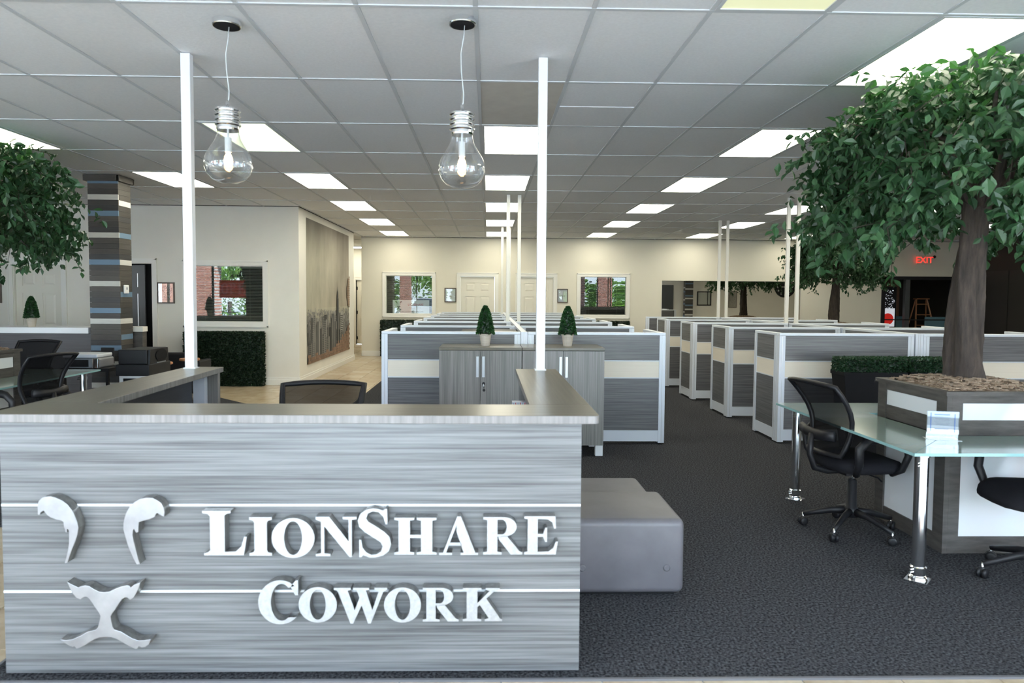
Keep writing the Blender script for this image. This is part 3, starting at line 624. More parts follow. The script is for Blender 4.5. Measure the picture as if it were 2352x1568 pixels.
G_CH = 'black mesh task chairs'
ch0 = make_chair('black mesh office chair at the left side of the glass table on the right', (2.36, 4.38, 0), R(-82), G_CH)
dup(ch0, (2.97, 3.60, 0), R(84), 'black mesh office chair cut off by the lower right edge of the photo', G_CH)
dup(ch0, (-4.05, 6.15, 0), R(75), 'black mesh office chair at the near right side of the left glass table', G_CH)
dup(ch0, (-5.03, 7.55, 0), R(176), 'black mesh office chair behind the left tree planter', G_CH)
dup(ch0, (-.96, 3.86, 0), R(184), 'black mesh office chair inside the reception desk, only its back top showing', G_CH)

# ------------------------------------------------------------------ leaves
def leaf_geo():
    L = .082; W_ = .024
    pts = [(0, 0, 0), (-W_ * .75, L * .28, .004), (W_ * .75, L * .28, .004), (-W_, L * .5, .006), (W_, L * .5, .006), (-W_ * .6, L * .78, .002), (W_ * .6, L * .78, .002), (0, L, -.008), (0, L * .28, -.003), (0, L * .5, -.003), (0, L * .78, -.004)]
    fs = [(0, 2, 8), (0, 8, 1), (8, 2, 4, 9), (1, 8, 9, 3), (9, 4, 6, 10), (3, 9, 10, 5), (10, 6, 7), (5, 10, 7)]
    return pts, fs
LP, LF = leaf_geo()
def leaf_mesh(name, M_list, m_):
    vs = []; fs = []
    for M in M_list:
        o = len(vs); vs += [tuple(M @ Vector(p)) for p in LP]; fs += [[i + o for i in f] for f in LF]
    me = bpy.data.meshes.new(name); me.from_pydata(vs, [], fs); me.materials.append(m_); me.update(); return me
def rot_to(d, roll):
    return d.to_track_quat('Y', 'Z').to_matrix().to_4x4() @ Matrix.Rotation(roll, 4, 'Y')
def make_tree_leaves(seed, n_sprays, per):
    rnd = random.Random(seed); Ms = []; twigs = MB()
    for s_ in range(n_sprays):
        u = rnd.random(); a_ = rnd.random() * 2 * PI
        zc = -0.13 + 1.13 * u ** .85                         # -.25..1 : height on the dome
        if zc > 0: rr_ = math.sqrt(max(0, 1 - zc ** 3.2))
        else: rr_ = 1.0 + zc * .35
        sh = .80 + .25 * rnd.random() if rnd.random() < .8 else .45 + .35 * rnd.random()
        sh *= 1 + .07 * math.sin(3 * a_ + 1) + .05 * math.sin(7 * a_)
        px, py = rr_ * sh * math.cos(a_) * .90, rr_ * sh * math.sin(a_) * .90
        pz = min(2.86, 2.03 + zc * .99 * (.7 + .3 * sh))
        out = Vector((math.cos(a_), math.sin(a_), .25 - .5 * (1 - zc) - rnd.random() * .5)).normalized()
        p = Vector((px, py, pz)) - out * .12; L_ = .22 + .16 * rnd.random(); d = out.copy(); pts = [p.copy()]
        for k in range(per):
            d = (d + Vector((rnd.gauss(0, .25), rnd.gauss(0, .25), -.06 + rnd.gauss(0, .12)))).normalized()
            p = p + d * (L_ / per * 1.1); p.z = min(p.z, 2.88); pts.append(p.copy())
            if p.z > 2.90: p.z = 2.87 + .04 * rnd.random()
            side = Vector((-d.y, d.x, 0)); side = side.normalized() if side.length > .01 else Vector((1, 0, 0))
            side = side * (1 if k % 2 else -1)
            p = p + Vector((rnd.gauss(0, .012), rnd.gauss(0, .012), rnd.gauss(0, .012)))
            ld = (d * .25 + side * .35 + Vector((rnd.gauss(0, .6), rnd.gauss(0, .6), -.55 + rnd.gauss(0, .5)))).normalized()
            M = Matrix.Translation(p) @ rot_to(ld, rnd.gauss(0, .7)) @ Matrix.Scale(.6 + .6 * rnd.random(), 4)
            gap = abs((M.translation.x + .30) - .631 * M.translation.y) < .17 and M.translation.z < 1.90   # open gap under the crown
            if max((M @ Vector(q)).z for q in LP) < 2.925 and not gap: Ms.append(M)
        if s_ % 4 == 0: twigs.tube([pts[0], pts[len(pts) // 2], pts[-1]], [.004, .003, .0015], BARK, 4)
    return Ms, twigs
def trunk_mb(seed):
    rnd = random.Random(seed); mb = MB(); n = 40; rows = []
    vs = []; fs = []; Z = [0 + i * .045 for i in range(29)]
    for i, z in enumerate(Z):
        u = i / 28; r_ = .070 + .028 * (1 - u) ** 3 + .008 * math.sin(u * 5) + .05 * max(0, u - .8)
        cx = -.02 * math.sin(u * 2.5) + .05 * u; cy = .02 * math.sin(u * 4)
        for k in range(n):
            a_ = 2 * PI * k / n; tw = a_ + u * 1.7
            q = r_ * (1 + .19 * math.sin(3 * tw) + .11 * math.sin(5 * tw + 1 - u * 4) + .045 * math.sin(9 * a_ + 14 * u) + .02 * rnd.gauss(0, 1) + .25 * (1 - u) ** 8 * max(0, math.sin(4 * a_)))
            vs.append((cx + q * math.cos(a_), cy + q * math.sin(a_), z))
    for i in range(len(Z) - 1):
        for k in range(n): k2 = (k + 1) % n; fs.append((i * n + k, i * n + k2, (i + 1) * n + k2, (i + 1) * n + k))
    fs.append(tuple(range((len(Z) - 1) * n, len(Z) * n))); mb.add(vs, fs, BARK)
    return mb
leafA, twA = make_tree_leaves(3, 760, 16)
foliage_all = None
def tree(label, x, y, z0, n_single, big):
    t = thing('ficus_tree', label, 'tree', (x, y, z0), 0, 'artificial ficus trees')
    tk = trunk_mb(5).build('trunk', t, smooth=True)
    mb = MB()
    for k in range(9):
        a_ = k * 2.4; c_, s_ = math.cos(a_), math.sin(a_); q = .35 + .3 * ((k * 37) % 10) / 10
        mb.tube([(.04, 0, 1.05), (.04 + c_ * .15, s_ * .15, 1.25), (c_ * .4 * q + .05, s_ * .4 * q, 1.5), (c_ * 1.2 * q, s_ * 1.2 * q, 1.66)], [.035, .028, .018, .008], BARK, 6)
    mb.build('branches', t, smooth=True)
    off = Matrix.Translation((0, 0, -z0))
    cv = (Vector((0, 0, 1.5)) - Vector((x, y, 2.2))).normalized()
    sc = sorted(range(len(leafA)), key=lambda i: -(leafA[i].translation - Vector((0, 0, 2.2))).dot(cv))
    single = set(sc[:n_single]) if n_single else set()
    me1 = bpy.data.meshes.new('leaf'); me1.from_pydata(LP, [], LF); me1.materials.append(LEAF1); me1.update()
    for i in single:
        o = bpy.data.objects.new('leaf', me1); C.objects.link(o); o.parent = t; o.matrix_local = off @ leafA[i]
    global foliage_all
    if n_single: me = leaf_mesh('foliage', [M for i, M in enumerate(leafA) if i not in single], LEAF)
    else: me = leaf_mesh('foliage', leafA, LEAF)
    o = bpy.data.objects.new('foliage', me); C.objects.link(o); o.parent = t; o.location = (0, 0, -z0); o['kind'] = 'stuff'
    o = bpy.data.objects.new('twigs', twme); C.objects.link(o); o.parent = t; o.location = (0, 0, -z0); o['kind'] = 'stuff'
    return t
twa = twA.build('tmp'); twme = twa.data; twme.name = 'twigs'; bpy.data.objects.remove(twa)
# single leaves vary in colour from object to object
LEAF1 = leafmat('leaf_green_single', (.011, .042, .017), (.052, .125, .052), .15)
n = LEAF1.node_tree; oi = n.nodes.new('ShaderNodeObjectInfo'); rp = [q for q in n.nodes if q.type == 'VALTORGB'][0]; n.links.new(oi.outputs['Random'], rp.inputs[0])

# planter with four-sided glass table
def unit(cx, cy, tag1, n_single, g_):
    p = thing('planter_box', 'square grey wooden planter box with white inset panels %s' % tag1, 'planter', (cx, cy, 0), 0, 'square wooden planters')
    hw = .36
    core = MB().box(-hw + .03, hw - .03, -hw + .03, hw - .03, .0, .90, PLW); core.build('body', p)
    for s_ in range(4):
        M = Matrix.Rotation(s_ * PI / 2, 4, 'Z')
        for a_, b_ in ((-hw + .0305, -hw + .095), (hw - .095, hw)): MB().box(a_, b_, -hw, -hw + .03, .0, .939, PLW, M).build('corner_board', p)
        for z0, z1 in ((.0, .10), (.64, .695), (.705, .795), (.895, .94)): MB().box(-hw + .095, hw - .095, -hw + .003, -hw + .03, z0, z1, PLW, M).build('plank', p)
        MB().box(-hw + .095, hw - .095, -hw + .012, -hw + .03, .10, .64, WHITEG, M).build('white_panel', p)['label'] = 'large white lower panel'
        MB().box(-hw + .095, hw - .095, -hw + .008, -hw + .03, .795, .895, WHITEG, M).build('white_strip', p)['label'] = 'white upper inset strip'
        MB().box(-hw + .0405, hw + .015 , -hw - .015, -hw + .04, .94, .965, PLW, M).build('rim_board', p)
    # mulch mound
    rnd = random.Random(int(cx * 10)); N = 22; vs = []; fs = []
    for i in range(N + 1):
        for j in range(N + 1):
            x = -.32 + .64 * i / N; y = -.32 + .64 * j / N; e = max(abs(x), abs(y)) / .32
            vs.append((x, y, .945 + .055 * (1 - e ** 3) + rnd.uniform(-.008, .012)))
    for i in range(N):
        for j in range(N): fs.append((i * (N + 1) + j, (i + 1) * (N + 1) + j, (i + 1) * (N + 1) + j + 1, i * (N + 1) + j + 1))
    mu = MB().add(vs, fs, MULCH)
    for k in range(900):
        x, y = rnd.uniform(-.31, .31), rnd.uniform(-.31, .31); e = max(abs(x), abs(y)) / .32
        M = Matrix.Translation((x, y, .955 + .055 * (1 - e ** 3) + rnd.uniform(0, .012))) @ Matrix.Rotation(rnd.random() * 6.28, 4, 'Z') @ Matrix.Rotation(rnd.gauss(0, .6), 4, 'X')
        mu.box(-.018, .018, -.004, .004, -.002, .002, MULCH, M)
    o = mu.build('mulch'); o['kind'] = 'stuff'; o.parent = p
    tb = thing('glass_table', 'square frosted green glass table around the planter %s' % tag1, 'table', (cx, cy, 0), 0, 'glass tables around tree planters')
    ow, iw = .86, .40
    for s_ in range(4):
        M = Matrix.Rotation(s_ * PI / 2, 4, 'Z'); mb = MB()
        a_ = .002
        vs = [(-ow + a_, -ow, .696), (ow - a_, -ow, .696), (iw - a_, -iw, .696), (-iw + a_, -iw, .696)]; vs += [(x, y, .712) for x, y, z in vs]
        mb.add(vs, [(4, 5, 6, 7), (3, 2, 1, 0)], GLASSTOP, M); mb.add(vs, [(0, 1, 5, 4), (1, 2, 6, 5), (2, 3, 7, 6), (3, 0, 4, 7)], GLASSEDGE, M)
        mb.build('glass_top', tb)
        MB().box(-ow + .16, ow - .16, -ow + .13, -ow + .16, .672, .695, ALUW, M).build('support_rail', tb)
        x, y = -ow + .115, -ow + .115; P = M @ Vector((x, y, 0)); Tm = Matrix.Translation(P)
        lg = MB().lathe([(.034, .02), (.034, .67), (.041, .672), (.041, .695)], CHROME, 24, Tm).build('leg', tb, smooth=False)
        MB().lathe([(.041, .05), (.041, .075), (.036, .08)], CHROME, 24, Tm).lathe([(.048, .008), (.044, .022), (.037, .03)], CHROME, 24, Tm).box(-.055, .055, -.055, .055, 0, .008, CHROME, Tm @ Matrix.Rotation(R(45), 4, 'Z')).build('foot', lg)
        for z in (.065, .05): MB().tube([P + Vector((-.036, -.012, z)), P + Vector((-.06, -.020, z))], .005, CHROME, 8).build('set_screw', lg)
        for z in (.64, .625): MB().tube([P + Vector((-.028, -.022, z)), P + Vector((-.045, -.034, z))], .004, CHROME, 8).build('set_screw', lg)
    return tree('bushy green artificial ficus with brown trunk %s' % tag1, cx - .01, cy, .985, n_single, True)
unit(3.06, 4.35, 'at the front right', 300, None)
unit(-4.94, 6.52, 'at the left edge of the photo', 220, None)
unit(7.48, 14.8, 'far back on the right', 0, None)
# acrylic sign holder on the near table
sh = thing('table_sign', 'small white notice in a clear acrylic stand on the right glass table', 'sign', (2.59, 3.86, .712), R(-12))
B(-.08, .08, -.003, .003, .035, .155, PAPER).build('card', sh)
MB().box(-.083, .083, .004, .006, 0, .158, ACRYL).box(-.083, .083, -.05, .05, 0, .003, ACRYL).box(-.083, .083, -.006, -.004, .03, .158, ACRYL).build('acrylic_stand', sh)
MB().box(-.066, -.060, -.0045, -.003, .045, .15, BLUEINK).box(.058, .064, -.0045, -.003, .04, .145, BLUEINK).build('printed_bar', sh)
mb = MB(); mb.box(-.045, .035, -.0045, -.003, .136, .143, BLUEINK).box(-.042, .03, -.0045, -.003, .055, .060, BLUEINK)
for k in range(6): mb.box(-.045 + .004 * (k % 3), .035 - .005 * (k % 2), -.0045, -.003, .122 - k * .008, .1245 - k * .008, GREYINK)
mb.build('printed_lines', sh)

# ------------------------------------------------------------------ ottomans
def ottoman(label, x0, x1, y0, y1, z1, loc_btn=True):
    t = thing('ottoman', label, 'ottoman', ((x0 + x1) / 2, (y0 + y1) / 2, 0), 0, 'grey vinyl ottomans')
    hx, hy = (x1 - x0) / 2, (y1 - y0) / 2
    B(-hx, hx, -hy, hy, .015, z1, OTTO).build('upholstery', t, bevel=.035, smooth=True, seg=5)
    MB().box(-hx + .04, hx - .04, -hy + .04, hy - .04, 0, .03, BLACKM).build('base', t)
    if loc_btn:
        for x in (-hx + .08, hx - .09):
            M = Matrix.Translation((x, -hy - .001, .15)) @ Matrix.Rotation(R(90), 4, 'X')
            MB().lathe([(.016, -.004), (.018, .0), (.013, .003), (.009, .001), (.005, .002)], OTTO, 14, M).build('button', t, smooth=True)
ottoman('grey vinyl cube ottoman nearest the reception desk with tufted buttons', .40, .995, 3.40, 3.93, .395)
ottoman('lower grey vinyl ottoman tucked right behind the nearer one', .40, .985, 3.955, 4.48, .33, False)

# ------------------------------------------------------------------ cubicle partitions
PZ = 1.15
def partition_proto(L):
    t = bpy.data.objects.new('cubicle_partition', None); C.objects.link(t)
    h = .03
    B(0, L, -h, h, PZ - .028, PZ, ALUW).build('top_rail', t, bevel=.003)
    for a_, b_ in ((0, .062), (L - .062, L)):
        MB().box(a_, b_, -h - .002, h + .002, .015, PZ - .029, ALUW).box(a_ + .028, a_ + .033, -h - .004, h + .004, .02, PZ - .03, ALU).build('post', t)
    B(.063, L - .063, -h + .004, h - .004, .865, PZ - .029, LAMP1).build('upper_tile', t)
    B(.063, L - .063, -h + .001, h - .001, .855, .864, ALUW).build('cross_rail', t)
    B(.063, L - .063, -h + .004, h - .004, .69, .854, MAPLE).build('middle_tile', t)['label'] = 'pale maple stripe tile'
    B(.063, L - .063, -h + .001, h - .001, .68, .689, ALUW).build('cross_rail', t)
    B(.063, L - .063, -h + .004, h - .004, .145, .679, LAMP1).build('lower_tile', t)
    B(.063, L - .063, -h + .001, h - .001, .135, .144, ALUW).build('cross_rail', t)
    B(.063, L - .063, -h + .002, h - .002, .03, .134, ALUW).build('base_rail', t)
    for x in (.03, L - .03): MB().cyl(.012, 0, .03, BLACK, 8, x, 0).build('levelling_foot', t)
    return t
protos = {}
def part(L, x, y, rz, label, g):
    k = round(L, 3)
    if k not in protos:
        t = partition_proto(L); protos[k] = t; t['label'] = label; t['category'] = 'partition'; t['group'] = g; t.location = (x, y, 0); t.rotation_euler = (0, 0, rz); return t
    return dup(protos[k], (x, y, 0), rz, label, g)
GL, GR = 'grey woodgrain partitions of the middle cubicle bank', 'grey woodgrain partitions of the right cubicle bank'
rows = ['front', 'second', 'third', 'fourth', 'fifth', 'sixth', 'last']
PT = 1.53
for k in range(7):
    y = 7.07 + PT * k
    part(1.41, -1.075, y, 0, 'cross partition left of the centre spine in the %s row of the middle cubicle bank' % rows[k], GL)
    part(1.41, .41, y, 0, 'cross partition right of the centre spine in the %s row of the middle cubicle bank' % rows[k], GL)
    if k < 6:
        part(PT - .08, .372, y + .04, R(90), 'lengthwise spine partition behind the %s row of the middle cubicle bank' % rows[k], GL)
        part(.72, -1.045, y + .035, R(90), 'short wing partition at the left end behind the %s row of the middle bank' % rows[k], GL)
        part(.72, 1.79, y + .035, R(90), 'short wing partition at the right end behind the %s row of the middle bank' % rows[k], GL)
mb = MB().box(.337, .408, -.034, .034, .015, PZ, ALUW)
for k in range(7): # junction posts
    o = MB().box(-.0335, .0335, -.034, .034, 0, PZ - .0005, ALUW).box(-.008, -.004, -.036, .036, .01, PZ - .002, ALU).box(.004, .008, -.036, .036, .01, PZ - .002, ALU).build('junction_post')
    tag(o, 'silver junction post on the spine in the %s row of the middle cubicle bank' % rows[k], 'post', 'junction posts of the middle cubicle bank', (.3725, 7.07 + PT * k, 0))
for k in range(5):
    y = 7.13 + 1.515 * k
    part(1.41, 3.02, y, 0, 'cross partition beside the aisle in the %s row of the right cubicle bank' % rows[k], GR)
    part(1.41, 4.53, y, 0, 'cross partition second from the aisle in the %s row of the right cubicle bank' % rows[k], GR)
    if k < 4:
        part(.60, 3.05, y + .035, R(90), 'short wing partition facing the aisle behind the %s row of the right bank' % rows[k], GR)
        part(1.435, 4.485, y + .04, R(90), 'lengthwise partition between the first two cubicles behind the %s row of the right bank' % rows[k], GR)
        part(.60, 5.91, y + .035, R(90), 'short wing partition at the far right end behind the %s row of the right bank' % rows[k], GR)
    o = MB().box(-.04, .04, -.034, .034, 0, PZ - .0005, ALUW).box(-.012, -.008, -.036, .036, .01, PZ - .002, ALU).box(.008, .012, -.036, .036, .01, PZ - .002, ALU).build('junction_post')
    tag(o, 'silver junction post in the %s row of the right cubicle bank' % rows[k], 'post', 'junction posts of the right cubicle bank', (4.485, y, 0))
# power poles
GPP = 'slim off-white power poles rising from the cubicles'
for x, y, lb in ((.29, 10.13 - .0, 'left power pole of the near pair over the middle cubicle spine'), (.452, 10.13, 'right power pole of the near pair over the middle cubicle spine'), (.30, 14.72, 'left power pole of the far pair over the middle cubicle spine'), (.452, 14.72, 'right power pole of the far pair over the middle cubicle spine'), (4.41, 10.16, 'left power pole of the near pair over the right cubicles'), (4.56, 10.16, 'right power pole of the near pair over the right cubicles'), (4.41, 13.19, 'left power pole of the far pair over the right cubicles'), (4.56, 13.19, 'right power pole of the far pair over the right cubicles')):
    post('power_pole', lb, x, y, .05, .04, PZ, m_=mat('pole_offwhite', (.74, .73, .68), .4), group=GPP)
# black shelf in the first cubicle
t = thing('cubicle_shelf', 'black flat shelf just behind the front cubicle partition left of the spine', 'shelf', (.0, 7.6, 0))
B(-.30, .33, 0, .75, 1.085, 1.115, BLACK).build('shelf_board', t); MB().box(-.30, -.28, 0, .75, .72, 1.085, BLACK).box(.31, .33, 0, .75, .72, 1.085, BLACK).build('side_panel', t)
t2 = thing('cubicle_desk', 'grey cubicle worktop below the black shelf', 'desk', (-.35, 7.12, 0)); B(-.6, .68, 0, 1.4, .70, .72, LAMTY).build('worktop', t2); MB().box(-.6, -.57, .05, 1.35, 0, .70, LAMV).box(.65, .68, .05, 1.35, 0, .70, LAMV).build('side_panel', t2)

# ------------------------------------------------------------------ storage cabinets
def cabinet(label, x0, x1, keyside):
    t = thing('storage_cabinet', label, 'cabinet', ((x0 + x1) / 2, 6.5, 0), 0, 'grey woodgrain storage cabinets'); W_ = (x1 - x0) / 2
    B(-W_, W_, .012, .5, .10, 1.0, LAMV).build('body', t); B(-W_ - .0, W_ + .0, -.012, .5, 1.003, 1.03, LAMTX).build('top', t, bevel=.003)
    for s_ in (-1, 1):
        a_, b_ = (-W_ + .004, -.002) if s_ < 0 else (.002, W_ - .004)
        d = B(a_, b_, -.01, .011, .105, .998, LAMV).build('door', t)
        hx = s_ * .028
        B(hx - .012, hx + .012, -.020, -.011, .75, .945, ALU).build('handle', d)
        if s_ > 0:
            MB().lathe([(.014, 0), (.014, .006), (.008, .008)], BLACK, 12, Matrix.Translation((.03, -.0105, .69)) @ Matrix.Rotation(R(90), 4, 'X')).build('lock', d)
            MB().tube([(.03, -.02, .685), (.032, -.024, .665), (.034, -.02, .645)], .003, CHROME, 6).lathe([(.013, -.002), (.013, .002)], BLACK, 12, Matrix.Translation((.034, -.018, .628)) @ Matrix.Rotation(R(90), 4, 'X')).build('key', d)
    for x in (-W_ + .04, W_ - .04):
        for y in (.04, .45): B(x - .035, x + .035, y - .03, y + .03, 0, .10, WHITE).build('foot', t)
cabinet('left grey woodgrain two-door storage cabinet behind the reception desk', -.455, .324, 1)
cabinet('right grey woodgrain two-door storage cabinet behind the white post', .327, 1.105, 1)

# ------------------------------------------------------------------ topiaries
def topiary(label, x, y, z, sc=1.0, proto=[None]):
    if proto[0] is None:
        t = thing('potted_topiary', label, 'plant', (x, y, z), 0, 'small potted boxwood cones')
        MB().lathe([(.040, 0), (.043, .008), (.056, .10), (.060, .102), (.060, .118), (.054, .118), (.050, .105)], POT, 24).build('pot', t, smooth=False)
        rnd = random.Random(4); Ms = []
        core = MB().lathe([(.04, .11), (.072, .13), (.066, .18), (.052, .27), (.034, .34), (.012, .375)], HEDGE, 12); core.build('cone_core', t)
        for k in range(1500):
            v = rnd.random(); zz = .115 + .27 * v; r_ = (.078 if v > .06 else .07) * (1 - v) ** .75 + .006; a_ = rnd.random() * 2 * PI
            r_ = .082 - .05 * v - .028 * v ** 6 * 1.0
            p = Vector((r_ * math.cos(a_), r_ * math.sin(a_), zz)); d = Vector((math.cos(a_), math.sin(a_), .5 + rnd.gauss(0, .5) + rnd.gauss(0, .3))); d = (d + Vector((rnd.gauss(0, .5), rnd.gauss(0, .5), 0))).normalized()
            Ms.append(Matrix.Translation(p - d * .008) @ rot_to(d, rnd.gauss(0, 1)) @ Matrix.Scale(.26 + .08 * rnd.random(), 4))
        me = leaf_mesh('foliage', Ms, TOPI); o = bpy.data.objects.new('foliage', me); C.objects.link(o); o.parent = t; o['kind'] = 'stuff'
        proto[0] = t
    else: dup(proto[0], (x, y, z), random.random() * 6, label, 'small potted boxwood cones')
topiary('potted boxwood cone on the left storage cabinet', -.022, 6.70, 1.03)
topiary('potted boxwood cone on the right storage cabinet beside the white post', .775, 6.70, 1.03)

# ------------------------------------------------------------------ artificial hedge panels and hedge planter
def leaf_box(x0, x1, y0, y1, z0, z1, n, seed, sc=.35):
    rnd = random.Random(seed); Ms = []; A = [(x1 - x0) * (z1 - z0), (x1 - x0) * (y1 - y0), (y1 - y0) * (z1 - z0)]
    tot = A[0] + A[1] + 2 * A[2]
    for k in range(n):
        q = rnd.random() * tot; x, y, z = rnd.uniform(x0, x1), rnd.uniform(y0, y1), rnd.uniform(z0, z1)
        if q < A[0]: y = y0; d = Vector((0, -1, 0))
        elif q < A[0] + A[1]: z = z1; d = Vector((0, 0, 1))
        elif q < A[0] + A[1] + A[2]: x = x0; d = Vector((-1, 0, 0))
        else: x = x1; d = Vector((1, 0, 0))
        d = (d + Vector((rnd.gauss(0, .7), rnd.gauss(0, .7), rnd.gauss(0, .7)))).normalized()
        Ms.append(Matrix.Translation(Vector((x, y, z)) - d * .01) @ rot_to(d, rnd.gauss(0, 1)) @ Matrix.Scale(sc * rnd.uniform(.8, 1.2), 4))
    return Ms
def hedge(label, x0, x1, y0, y1, z1, n, sc=.42):
    t = thing('boxwood_hedge', label, 'hedge', ((x0 + x1) / 2, (y0 + y1) / 2, 0), 0, 'artificial boxwood hedge panels'); hx, hy = (x1 - x0) / 2, (y1 - y0) / 2
    B(-hx + .01, hx - .01, -hy + .01, hy - .01, 0, z1 - .01, HEDGE).build('core', t)
    o = bpy.data.objects.new('foliage', leaf_mesh('foliage', leaf_box(-hx, hx, -hy, hy, 0.01, z1, n, 9, sc), HEDGE)); C.objects.link(o); o.parent = t; o['kind'] = 'stuff'
hedge('dark green square boxwood panel standing under the blinds window near the mural', -5.0, -3.72, 11.5, 11.64, .89, 9000)
hedge('dark green hedge top under the back left window', -2.66, -1.75, 17.3, 17.45, .90, 3500, .5)
hedge('dark green hedge top under the back right window', 2.75, 3.56, 17.3, 17.45, .90, 3500, .5)
for k, (x0, lb) in enumerate(((3.44, 'left black planter with clipped boxwood hedge in front of the right cubicles'), (4.09, 'right black planter with clipped boxwood hedge behind the ficus trunk'))):
    t = thing('hedge_planter', lb, 'planter', (x0 + .31, 6.72, 0), 0, 'black hedge planters')
    MB().frustum((.22, .09), (.305, .13), 0, .78, BLACKM).build('pot', t); MB().box(-.312, .312, -.137, .137, .765, .80, BLACKM).build('rim', t)
    B(-.27, .27, -.095, .095, .79, .90, HEDGE).build('core', t)
    o = bpy.data.objects.new('foliage', leaf_mesh('foliage', leaf_box(-.30, .30, -.125, .125, .795, .925, 3200, 5 + k, .33), leafmat('hedge_mid%d' % k, (.006, .028, .012), (.025, .075, .03), .1))); C.objects.link(o); o.parent = t; o['kind'] = 'stuff'

# ------------------------------------------------------------------ pendant bulbs
def pendant(label, x, y, zb, off):
    t = thing('pendant_lamp', label, 'pendant lamp', (x, y, H), 0, 'oversized light bulb pendants'); d = H - zb
    MB().lathe([(.072, -.035), (.075, -.030), (.075, -.002), (.07, .0)], CHROME, 28).build('canopy', t, smooth=False)
    B(-.002, .002, -.002, .002, -.0355, -.0352, BLACKM)
    MB().lathe([(.066, -.0365), (.066, -.0355)], BLACKM, 24).build('canopy_underside', t)
    MB().tube([(0, 0, -.036), (.001, 0, -.3), (0, 0, -(H - zb - .44))], .0012, CHROME, 5).build('suspension_wire', t)
    L = -(H - zb - .44)
    MB().tube([(off, 0, -.036), (off * .6, 0, -.10), (-off * .6, 0, -.18), (-off * .4, 0, L * .6), (off * .7, 0, L * .86), (off * .5, 0, L * .96), (0, 0, L)], .0028, mat('clear_cord', (.7, .72, .72), .2), 6).build('cord', t, smooth=True)
    zc = -d
    MB().lathe([(.006, .45 + zc), (.010, .44 + zc), (.012, .415 + zc), (.05, .412 + zc)], CHROME, 16).build('cord_grip', t, smooth=True)
    pr = [(.05, .412)]
    for k in range(4): z = .405 - k * .026; pr += [(.062, z), (.068, z - .006), (.068, z - .013), (.060, z - .019)]
    pr += [(.060, .295), (.057, .285)]
    MB().lathe([(r_, z + zc) for r_, z in pr], CHROME, 28).build('socket_cap', t, smooth=False)
    prof = [(.056, .30), (.058, .27), (.068, .235), (.092, .195), (.116, .155), (.127, .12), (.126, .088), (.112, .05), (.085, .02), (.05, .005), (.015, .0)]
    MB().lathe([(r_, z + zc) for r_, z in prof], BULB, 40, cap=False).build('glass_bulb', t, smooth=True)
    MB().lathe([(.006, .29 + zc), (.006, .25 + zc), (.018, .248 + zc), (.018, .17 + zc), (.012, .165 + zc)], WHITE, 16).build('lamp_holder', t)
    MB().lathe([(.010, .165 + zc), (.020, .145 + zc), (.024, .12 + zc), (.018, .098 + zc), (.006, .09 + zc)], FIL, 14).build('glowing_lamp', t, smooth=True)
pendant('left oversized clear light bulb pendant hanging over the reception desk', -1.428, 3.88, 2.115, .012)
pendant('right oversized clear light bulb pendant hanging over the reception desk', -.145, 3.81, 2.09, .012)
# striped box inside the desk
t = thing('striped_box', 'small pink and grey striped box at the right inner corner of the reception desk', 'box', (.165, 3.60, .7455))
B(-.035, .035, -.03, .03, 0, .212, PAPER).build('carton', t)
mb = MB()
for k in range(6): mb.box(-.032 + k * .012, -.027 + k * .012, -.0315, -.03, 0.002, .21, REDINK if k % 2 else GREYINK)
mb.build('printed_stripes', t)

# ------------------------------------------------------------------ plank-clad column
col = thing('plank_column', 'square column clad in horizontal dark, blue and white planks', 'column', (-4.793, 8.95, 0))
B(-.172, .172, -.135, .135, 0, H - .01, BLACKM).build('core', col)
ph = .0672; front_seq = 'BDDWDDBDDDWDDDDBDDDWDDDDBDWDDDDBDDWDDDWDDDDD'
side_w, side_b = {5, 16, 27}, {11, 22, 30}
mk = lambda c_: BLUEP if c_ == 'B' else WHITEP if c_ == 'W' else random.choice(DARKP)
pc = {}
def plank(kind, mt, x0, x1, y0, y1, z):
    key = (kind, mt.name)
    if key not in pc:
        pc[key] = B(x0, x1, y0, y1, 0, ph - .002, mt).build('plank', col)
        o = pc[key]
    else: o = pc[key].copy(); C.objects.link(o)
    o.location.z = z; return o
for k in range(44):
    z = H - .075 - (k + 1) * ph + .03
    if z < 0: break
    plank('f', mk(front_seq[k] if k < len(front_seq) else 'D'), -.187, .187, -.15, -.136, z)
    c_ = 'W' if k + 1 in side_w else 'B' if k + 1 in side_b else 'D'
    plank('s', mk(c_), .173, .187, -.1355, .15, z)
    plank('t', mk(c_), -.187, -.173, -.1355, .15, z)
    plank('b', mk('D'), -.172, .172, .1355, .15, z)
for s_ in range(4):
    M = Matrix.Rotation(s_ * PI / 2, 4, 'Z'); h1, h2 = (.150, .187) if s_ % 2 == 0 else (.187, .150)
    MB().box(-h2 - .035, h2 + .02, -h1 - .035, -h1 - .002, H - .085, H - .011, DARKP[1], M).build('header_board', col)
t = thing('thermostat', 'small white thermostat on the side of the plank column', 'thermostat', (-4.605, 8.93, 1.57), 0)
B(0, .022, -.055, .055, -.055, .055, WHITE).build('housing', t, bevel=.01); B(.022, .024, -.02, .012, -.005, .025, GREYINK).build('display', t)

